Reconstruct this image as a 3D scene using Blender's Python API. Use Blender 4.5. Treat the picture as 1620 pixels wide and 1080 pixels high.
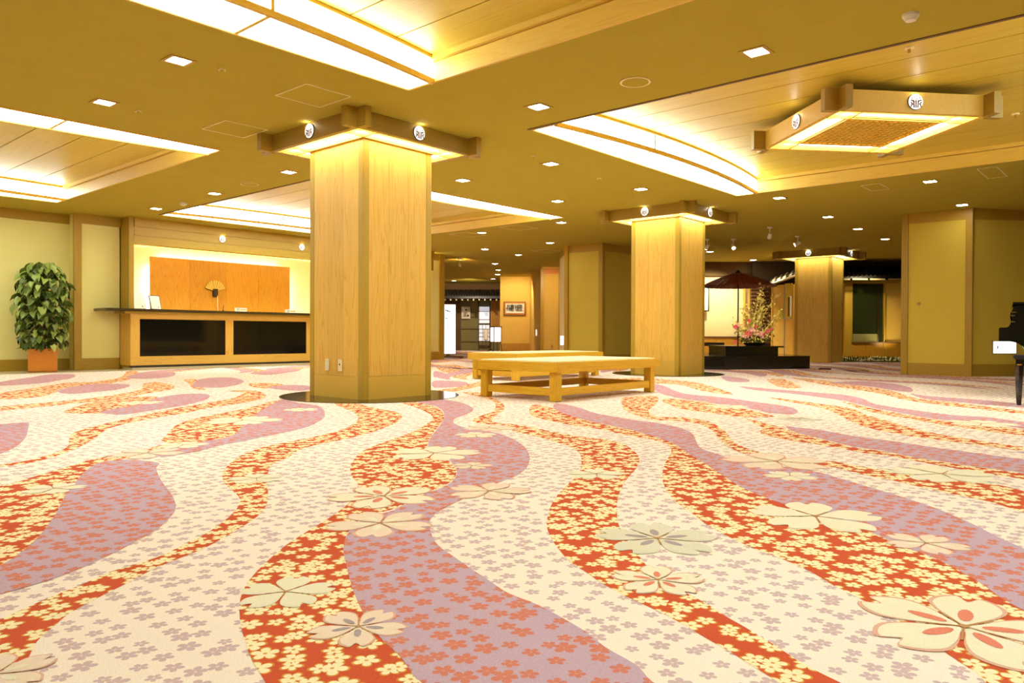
import bpy, bmesh, math, random
from mathutils import Vector, Matrix
random.seed(7)
for o in list(bpy.data.objects): bpy.data.objects.remove(o)
S = bpy.context.scene
COL = S.collection
PI = math.pi
# ------------------------------------------------------------------ camera, world, exposure
YAW, PITCH, ROLL, FPX, CAMH = 0.7216094666, -0.0090350198, 0.0039431957, 1193.5187, 0.65
def cam_axes():
    f = Vector((math.cos(PITCH)*math.cos(YAW), math.cos(PITCH)*math.sin(YAW), math.sin(PITCH)))
    r = Vector((math.sin(YAW), -math.cos(YAW), 0)); u = r.cross(f)
    return math.cos(ROLL)*r+math.sin(ROLL)*u, -math.sin(ROLL)*r+math.cos(ROLL)*u, f
R_, U_, F_ = cam_axes()
cd = bpy.data.cameras.new('camera'); cam = bpy.data.objects.new('camera', cd); COL.objects.link(cam)
m = Matrix((R_, U_, -F_)).transposed().to_4x4(); m.translation = Vector((0, 0, CAMH)); cam.matrix_world = m
cd.sensor_width = 36; cd.lens = 36*FPX/1620; cd.clip_start = .02; cd.clip_end = 200
S.camera = cam
w = bpy.data.worlds.new('world'); S.world = w; w.use_nodes = True
w.node_tree.nodes['Background'].inputs[0].default_value = (1, .9, .75, 1)
w.node_tree.nodes['Background'].inputs[1].default_value = 0.0
S.view_settings.view_transform = 'Standard'; S.view_settings.look = 'None'
S.view_settings.gamma = 1; S.view_settings.use_curve_mapping = False
S.view_settings.exposure = EXPO = 0.0
BOX_E, CAP_E, DOWN_E = 12.9, 12.0, 50.0          # light given off by coffer boxes, column lanterns, downlights
H = 2.723                                       # ceiling height
def at(px, D, z=0.0):                           # a point D metres ahead of the camera on the bearing of column px of the photograph
    a = YAW - math.atan((px-810)/FPX); k = D/math.cos(a-YAW)
    return Vector((k*math.cos(a), k*math.sin(a), z))
# ------------------------------------------------------------------ materials
def lin(c):
    return tuple((v/12.92 if v <= .04045 else ((v+.055)/1.055)**2.4) for v in [x/255 for x in c])+(1,)
class NT:
    def __init__(s, name):
        s.m = bpy.data.materials.new(name); s.m.use_nodes = True; s.t = s.m.node_tree
        s.b = s.t.nodes['Principled BSDF']; s.out = s.t.nodes['Material Output']
    def n(s, typ, **k):
        x = s.t.nodes.new(typ)
        for a, v in k.items(): setattr(x, a, v)
        return x
    def l(s, a, b): s.t.links.new(a, b)
    def math(s, op, a, b=None, c=None, clamp=False):
        x = s.n('ShaderNodeMath', operation=op); x.use_clamp = clamp
        for i, v in enumerate((a, b, c)):
            if v is None: continue
            if isinstance(v, (int, float)): x.inputs[i].default_value = v
            else: s.l(v, x.inputs[i])
        return x.outputs[0]
    def mix(s, f, a, b):
        x = s.n('ShaderNodeMix', data_type='RGBA')
        for i, v in ((0, f), (6, a), (7, b)):
            if isinstance(v, (int, float)): x.inputs[i].default_value = v
            elif isinstance(v, tuple): x.inputs[i].default_value = v
            else: s.l(v, x.inputs[i])
        return x.outputs[2]
    def noise(s, vec, scale, detail=3, rough=.5):
        x = s.n('ShaderNodeTexNoise'); x.inputs['Scale'].default_value = scale
        x.inputs['Detail'].default_value = detail; x.inputs['Roughness'].default_value = rough
        if vec is not None: s.l(vec, x.inputs['Vector'])
        return x.outputs['Fac']
    def bump(s, h, st, dist=.01):
        x = s.n('ShaderNodeBump'); x.inputs['Strength'].default_value = st; x.inputs['Distance'].default_value = dist
        s.l(h, x.inputs['Height']); s.l(x.outputs[0], s.b.inputs['Normal'])
    def pos(s): return s.n('ShaderNodeNewGeometry').outputs['Position']
    def scl(s, v, k):
        x = s.n('ShaderNodeVectorMath', operation='MULTIPLY'); s.l(v, x.inputs[0]); x.inputs[1].default_value = k; return x.outputs[0]
    def addv(s, v, k):
        x = s.n('ShaderNodeVectorMath', operation='ADD'); s.l(v, x.inputs[0]); s.l(k, x.inputs[1]); return x.outputs[0]
    def base(s, c, rough=.5, spec=.5, metal=0):
        if isinstance(c, tuple): s.b.inputs['Base Color'].default_value = c
        else: s.l(c, s.b.inputs['Base Color'])
        s.b.inputs['Roughness'].default_value = rough; s.b.inputs['Specular IOR Level'].default_value = spec
        s.b.inputs['Metallic'].default_value = metal
        return s.m
def plain(name, c, rough=.5, spec=.5, metal=0, var=.06, sc=30):
    t = NT(name); c = lin(c); d = tuple(v*(1-var*2) for v in c[:3])+(1,)
    return t.base(t.mix(t.noise(t.pos(), sc, 2), d, c), rough, spec, metal)
def wood(name, light, dark, axis='Z', rough=.42, freq=9.0, contrast=.5, tone=.12, stretch=.055):
    t = NT(name); k = [freq]*3; k['XYZ'.index(axis)] = freq*stretch
    rnd = t.n('ShaderNodeObjectInfo').outputs['Random']
    off = t.n('ShaderNodeCombineXYZ'); t.l(t.math('MULTIPLY', rnd, 37.), off.inputs[0]); t.l(t.math('MULTIPLY', rnd, 91.), off.inputs[1]); t.l(t.math('MULTIPLY', rnd, 53.), off.inputs[2])
    v = t.addv(t.scl(t.pos(), tuple(k)), off.outputs[0])
    n = t.noise(v, 1.0, 2, .5)
    ring = t.math('FRACT', t.math('MULTIPLY', n, 11.0))
    ring = t.math('POWER', ring, 3.0)
    k2 = [freq*14]*3; k2['XYZ'.index(axis)] = freq*.6
    fib = t.noise(t.scl(t.pos(), tuple(k2)), 1.0, 3, .6)
    f = t.math('ADD', t.math('MULTIPLY', ring, contrast), t.math('MULTIPLY', fib, .35), clamp=True)
    c = t.mix(f, lin(light), lin(dark))
    h = t.n('ShaderNodeHueSaturation'); t.l(c, h.inputs['Color'])
    t.l(t.math('ADD', t.math('MULTIPLY', rnd, tone), 1-tone/2), h.inputs['Value'])
    t.bump(ring, .06, .002)
    return t.base(h.outputs[0], rough, .35)
def emit(name, c, e, off_cam=None):
    t = NT(name); t.b.inputs['Base Color'].default_value = c
    t.b.inputs['Emission Color'].default_value = c; t.b.inputs['Emission Strength'].default_value = e
    t.b.inputs['Roughness'].default_value = .6
    return t.m
WL, WD = (230, 184, 82), (206, 148, 44)
M = {}
M['woodZ'] = wood('wood_z', WL, WD, 'Z', contrast=.62)
M['woodX'] = wood('wood_x', WL, WD, 'X')
M['woodY'] = wood('wood_y', WL, WD, 'Y')
M['plank'] = wood('ceiling_plank_wood', (218, 190, 70), (196, 156, 38), 'Y', freq=5, contrast=.35, tone=.1)
M['pale'] = wood('pale_board_y', (230, 190, 80), (212, 158, 46), 'Y', contrast=.35)
M['paleX'] = wood('pale_board_x', (230, 190, 80), (212, 158, 46), 'X', contrast=.35)
M['beamX'] = wood('lantern_beam_x', (172, 140, 46), (144, 108, 28), 'X', contrast=.3)
M['beamY'] = wood('lantern_beam_y', (172, 140, 46), (144, 108, 28), 'Y', contrast=.3)
M['baseb'] = wood('burl_base', (222, 178, 70), (204, 150, 46), 'X', freq=14, contrast=.2, stretch=.6)
M['trim'] = wood('trim_wood', (186, 150, 46), (162, 120, 26), 'Z', contrast=.3)
M['trimX'] = wood('trim_wood_x', (184, 148, 44), (160, 118, 24), 'X', contrast=.3)
M['orange'] = wood('panel_orange_wood', (196, 146, 44), (170, 110, 20), 'Z', freq=14, contrast=.7)
M['orangeX'] = wood('planter_wood', (218, 136, 36), (194, 104, 18), 'X', contrast=.3)
M['bench'] = wood('bench_wood_x', (232, 184, 50), (208, 148, 24), 'X', freq=12, contrast=.55)
M['benchY'] = wood('bench_wood_y', (232, 184, 50), (208, 148, 24), 'Y', freq=12, contrast=.55)
M['benchZ'] = wood('bench_wood_z', (232, 184, 50), (208, 148, 24), 'Z', freq=12, contrast=.55)
def cloth(name, c, c2, rough=.9, sc=140, st=.25):
    t = NT(name); n = t.noise(t.pos(), sc, 2, .6); n2 = t.noise(t.pos(), 3, 2)
    f = t.math('ADD', t.math('MULTIPLY', n, .6), t.math('MULTIPLY', n2, .4))
    t.bump(n, st, .003)
    return t.base(t.mix(f, lin(c2), lin(c)), rough, .15)
M['wall'] = cloth('woven_wallpaper', (248, 234, 152), (236, 216, 126))
M['wall_r'] = cloth('woven_wallpaper_less_lit', (228, 200, 84), (212, 180, 62))  # yellower copy: weaker direct light on the right wall put into the colour
M['wall_dark'] = cloth('woven_wallpaper_olive', (218, 194, 88), (200, 174, 68))
M['plaster'] = cloth('amber_plaster', (232, 190, 96), (214, 168, 70), sc=60)
M['cream'] = cloth('cream_plaster', (238, 222, 170), (226, 206, 146), sc=60)
M['olive'] = cloth('olive_plaster', (150, 142, 90), (128, 120, 72), sc=60)
M['brown'] = cloth('brown_plaster', (116, 92, 56), (92, 70, 42), sc=60)
M['ceil'] = cloth('ceiling_paper', (188, 168, 62), (170, 148, 46), sc=110, st=.5)
M['black'] = plain('black_granite', (34, 32, 26), .12, .6, var=.25, sc=220)
M['stone'] = plain('counter_stone', (92, 74, 44), .15, .5, var=.3, sc=120)
M['glass'] = plain('black_glass', (18, 17, 12), .08, .5)
M['marble'] = plain('marble_strip', (214, 196, 150), .3, .5, sc=8)
M['piano'] = plain('piano_lacquer', (10, 9, 9), .06, .6)
M['ivory'] = plain('piano_key_ivory', (238, 232, 214), .3)
M['brass'] = plain('brass', (212, 170, 80), .25, .5, 1)
M['white'] = plain('white_enamel', (236, 226, 200), .4)
M['offw'] = plain('hatch_frame_paint', (244, 222, 160), .5)
M['grey'] = plain('grey_plastic', (150, 138, 110), .4)
M['dark'] = plain('dark_wood', (54, 36, 20), .4, var=.2)
M['mid'] = plain('brown_wood', (112, 74, 34), .45, var=.15)
M['cream2'] = cloth('bright_plaster', (248, 240, 214), (240, 228, 196), sc=60)
M['tile'] = plain('roof_tile', (28, 22, 16), .5, var=.3, sc=12)
M['roofend'] = plain('pale_tile_edge', (190, 172, 130), .5)
M['gold'] = plain('gold_paper', (222, 190, 96), .35, .5, .3)
M['red'] = plain('crest_red', (150, 40, 20), .5)
M['ink2'] = plain('crest_dark_red', (96, 20, 12), .6)
M['ink'] = plain('ink', (30, 22, 18), .6)
M['paper'] = plain('paper', (240, 232, 206), .7, .2, var=.02)
M['acrylic'] = plain('clear_holder', (232, 232, 214), .15, .5)
M['mat'] = plain('dark_red_mat', (110, 30, 20), .9)
M['umb'] = wood('umbrella_paper', (156, 76, 36), (122, 52, 22), 'Z', freq=4, contrast=.3)
M['pink'] = plain('pink_petal', (236, 96, 96), .6, .2, var=.15)
M['palep'] = plain('pale_pink_petal', (246, 176, 160), .6, .2, var=.1)
M['twig'] = plain('yellow_twig', (244, 212, 120), .6, .2)
M['twigf'] = plain('yellow_green_leaf', (232, 214, 96), .6, .2, var=.2)
M['moss'] = plain('moss', (104, 106, 44), .9, .1, var=.3, sc=60)
M['pebble'] = plain('pebble', (226, 212, 160), .6)
M['leaf'] = None
M['shoji'] = plain('shoji_paper', (214, 218, 214), .8)
M['pane_green'] = plain('dark_green_glass', (40, 44, 20), .12, .5)
M['box_e'] = emit('coffer_diffuser', (.84, .98, 1, 1), BOX_E)
M['cap_e'] = emit('lantern_diffuser', (.95, 1, .90, 1), CAP_E)
M['amber_e'] = emit('lattice_glow', (1, .78, .42, 1), 2.2)
M['down_e'] = emit('downlight_glow', (1, .98, .9, 1), DOWN_E)
M['crest_e'] = emit('crest_lamp', (1, .97, .92, 1), 1.15)
M['sign_e'] = emit('lit_sign', (1, .99, .95, 1), 3.0)
M['strip_e'] = emit('hidden_strip', (1, 1, .84, 1), 32.0)
M['spot_e'] = emit('spot_bulb', (1, .8, .5, 1), 30.0)
M['shoji_e'] = emit('lit_shoji', (.86, .92, 1, 1), .55)
t = NT('leaf_green'); r = t.n('ShaderNodeObjectInfo').outputs['Random']
M['leaf'] = t.base(t.mix(r, lin((54, 76, 14)), lin((172, 186, 84))), .4, .4)
# small blossom prints woven into the carpet
def carpet(name, ground, flower, cell, rad, rim=None, ground2=None, rnd=.75, hole=None):
    t = NT(name); P = t.pos()
    v = t.scl(P, (1/cell, 1/cell, 0))
    x = t.n('ShaderNodeTexVoronoi', voronoi_dimensions='2D', feature='F1'); x.inputs['Scale'].default_value = 1; x.inputs['Randomness'].default_value = rnd
    t.l(v, x.inputs['Vector'])
    d = t.n('ShaderNodeVectorMath', operation='SUBTRACT'); t.l(v, d.inputs[0]); t.l(x.outputs['Position'], d.inputs[1])
    s = t.n('ShaderNodeSeparateXYZ'); t.l(d.outputs[0], s.inputs[0])
    c = t.n('ShaderNodeSeparateColor'); t.l(x.outputs['Color'], c.inputs[0])
    a = t.math('ADD', t.math('ARCTAN2', s.outputs[1], s.outputs[0]), t.math('MULTIPLY', c.outputs[0], 6.28))
    pet = t.math('POWER', t.math('ABSOLUTE', t.math('COSINE', t.math('MULTIPLY', a, 2.5))), .5)
    R = t.math('MULTIPLY', t.math('ADD', t.math('MULTIPLY', c.outputs[1], rad*.45), rad*.72), t.math('ADD', t.math('MULTIPLY', pet, .70), .30))
    r = x.outputs['Distance']
    fl = t.math('MULTIPLY', t.math('SUBTRACT', R, r), 26., clamp=True)
    g = lin(ground)
    if ground2: g = t.mix(t.math('MULTIPLY', t.math('SUBTRACT', t.noise(P, 2.2, 2), .5), 8., clamp=True), g, lin(ground2))
    if rim:
        rm = t.math('MULTIPLY', t.math('SUBTRACT', t.math('ADD', R, .085), r), 20., clamp=True)
        g = t.mix(rm, g, lin(rim))
    col = t.mix(fl, g, lin(flower))
    h = t.math('MULTIPLY', t.math('SUBTRACT', rad*.2, r), 20., clamp=True)
    col = t.mix(h, col, lin(hole or ground))
    pile = t.noise(P, 260, 2, .7)
    hs = t.n('ShaderNodeHueSaturation'); t.l(col, hs.inputs['Color']); t.l(t.math('ADD', t.math('MULTIPLY', pile, .44), .78), hs.inputs['Value']); col = hs.outputs[0]
    t.bump(pile, .5, .004)
    return t.base(col, .95, .1)
M['c_base'] = carpet('carpet_cream', (249, 231, 210), (212, 180, 174), .060, .39, hole=(238, 214, 196), rnd=.6)
M['c_mauve'] = carpet('carpet_mauve', (198, 166, 178), (212, 128, 104), .061, .43, hole=(216, 146, 122), rnd=.6)
M['c_orange'] = carpet('carpet_vermilion', (208, 88, 52), (250, 232, 182), .056, .50, rim=(218, 148, 56), rnd=.9, hole=(220, 160, 80))
def pileplain(name, c, fade=None):
    t = NT(name); n = t.noise(t.pos(), 240, 2, .7)
    t.bump(n, .4, .004)
    return t.base(t.mix(n, lin(tuple(int(q*.9) for q in c)), lin(c)), .95, .1)
M['f_cream'] = pileplain('motif_cream', (250, 238, 204))
M['f_peach'] = pileplain('motif_peach', (250, 224, 196))
M['f_grey'] = pileplain('motif_pale', (236, 226, 196))
M['f_core'] = pileplain('motif_coral', (238, 142, 112))
M['f_mauve'] = pileplain('motif_mauve', (184, 164, 160))
M['f_line'] = pileplain('motif_line', (204, 150, 96))
M['f_halo'] = pileplain('motif_halo', (238, 184, 154))
# ------------------------------------------------------------------ mesh helpers
def wloc(p):
    v = Vector((0, 0, 0))
    while p is not None: v += p.location; p = p.parent
    return v
def obj(name, bm, mat, parent=None, loc=None, smooth=False):
    me = bpy.data.meshes.new(name)
    off = wloc(parent) + (Vector(loc) if loc is not None else Vector((0, 0, 0)))
    bmesh.ops.translate(bm, verts=bm.verts, vec=-off)
    bmesh.ops.recalc_face_normals(bm, faces=bm.faces)
    if smooth:
        for f in bm.faces: f.smooth = True
    bm.to_mesh(me); bm.free()
    for x in (mat if isinstance(mat, (list, tuple)) else [mat]): me.materials.append(M[x] if isinstance(x, str) else x)
    o = bpy.data.objects.new(name, me); COL.objects.link(o)
    if loc is not None: o.location = loc
    o.parent = parent
    return o
def tag(o, label, cat, group=None, kind=None):
    if label: o['label'] = label
    if cat: o['category'] = cat
    if group: o['group'] = group
    if kind: o['kind'] = kind
    return o
def thing(name, label, cat, loc=(0, 0, 0), group=None):
    o = bpy.data.objects.new(name, None); COL.objects.link(o); o.location = loc; o.empty_display_size = .1
    return tag(o, label, cat, group)
def struct(name, loc=(0, 0, 0)):
    o = bpy.data.objects.new(name, None); COL.objects.link(o); o.location = loc; o['kind'] = 'structure'; o.empty_display_size = .1
    return o
def box(bm, x0, x1, y0, y1, z0, z1, mi=0):
    vs = [bm.verts.new((x, y, z)) for z in (z0, z1) for x, y in ((x0, y0), (x1, y0), (x1, y1), (x0, y1))]
    for f in ((3, 2, 1, 0), (4, 5, 6, 7), (0, 1, 5, 4), (1, 2, 6, 5), (2, 3, 7, 6), (3, 0, 4, 7)):
        bm.faces.new([vs[i] for i in f]).material_index = mi
    return vs
def B(name, mat, parent, *bs, bevel=0, **k):
    bm = bmesh.new()
    for b in bs: box(bm, *b)
    if bevel: bmesh.ops.bevel(bm, geom=bm.edges[:], offset=bevel, segments=2, affect='EDGES')
    return obj(name, bm, mat, parent, **k)
def wallbox(bm, a, b, th, z0, z1, side=1):         # vertical slab from plan point a to b, thickness th to the left of a->b times side
    a = Vector((a[0], a[1], 0)); b = Vector((b[0], b[1], 0)); d = (b-a).normalized(); n = Vector((-d.y, d.x, 0))*th*side
    ps = [a, b, b+n, a+n]
    lo = [bm.verts.new((p.x, p.y, z0)) for p in ps]; hi = [bm.verts.new((p.x, p.y, z1)) for p in ps]
    bm.faces.new(lo[::-1]); bm.faces.new(hi)
    for i in range(4): bm.faces.new((lo[i], lo[(i+1) % 4], hi[(i+1) % 4], hi[i]))
def W(name, mat, parent, *ss, **k):
    bm = bmesh.new()
    for s in ss: wallbox(bm, *s)
    return obj(name, bm, mat, parent, **k)
def cyl(bm, c, r, z0, z1, n=24, r2=None, mi=0):
    r2 = r if r2 is None else r2
    lo = [bm.verts.new((c[0]+r*math.cos(2*PI*i/n), c[1]+r*math.sin(2*PI*i/n), z0)) for i in range(n)]
    hi = [bm.verts.new((c[0]+r2*math.cos(2*PI*i/n), c[1]+r2*math.sin(2*PI*i/n), z1)) for i in range(n)]
    fs = [bm.faces.new(lo[::-1]), bm.faces.new(hi)]+[bm.faces.new((lo[i], lo[(i+1) % n], hi[(i+1) % n], hi[i])) for i in range(n)]
    for f in fs: f.material_index = mi
def tube(bm, pts, r0, r1=None, n=6):
    r1 = r0 if r1 is None else r1; rings = []
    for i, p in enumerate(pts):
        p = Vector(p); q = Vector(pts[min(i+1, len(pts)-1)])-Vector(pts[max(i-1, 0)])
        q.normalize(); a = q.orthogonal().normalized(); b = q.cross(a); r = r0+(r1-r0)*i/(len(pts)-1)
        rings.append([bm.verts.new(p+a*r*math.cos(2*PI*j/n)+b*r*math.sin(2*PI*j/n)) for j in range(n)])
    for A, Bq in zip(rings, rings[1:]):
        for j in range(n): bm.faces.new((A[j], A[(j+1) % n], Bq[(j+1) % n], Bq[j]))
    bm.faces.new(rings[0][::-1]); bm.faces.new(rings[-1])
def prism(bm, pts, z0, z1):
    lo = [bm.verts.new((x, y, z0)) for x, y in pts]; hi = [bm.verts.new((x, y, z1)) for x, y in pts]; n = len(pts)
    bm.faces.new(lo[::-1]); bm.faces.new(hi)
    for i in range(n): bm.faces.new((lo[i], lo[(i+1) % n], hi[(i+1) % n], hi[i]))
def dup(root, loc, parent=None, rotz=None):
    r = root.copy(); COL.objects.link(r)
    if loc is not None: r.location = loc
    if rotz is not None: r.rotation_euler = (0, 0, rotz)
    r.parent = parent
    for ch in list(root.children): dup(ch, None, r)
    return r
def flat_disc(bm, c, nrm, r, th, n=24, mi=0):          # disc with a horizontal normal
    nrm = Vector(nrm).normalized(); a = Vector((-nrm.y, nrm.x, 0)); b = Vector((0, 0, 1)); c = Vector(c)
    A = [bm.verts.new(c+a*r*math.cos(2*PI*i/n)+b*r*math.sin(2*PI*i/n)) for i in range(n)]
    Q = [bm.verts.new(v.co+nrm*th) for v in A]
    fs = [bm.faces.new(A), bm.faces.new(Q)]+[bm.faces.new((A[i], A[(i+1) % n], Q[(i+1) % n], Q[i])) for i in range(n)]
    for f in fs: f.material_index = mi
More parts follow.
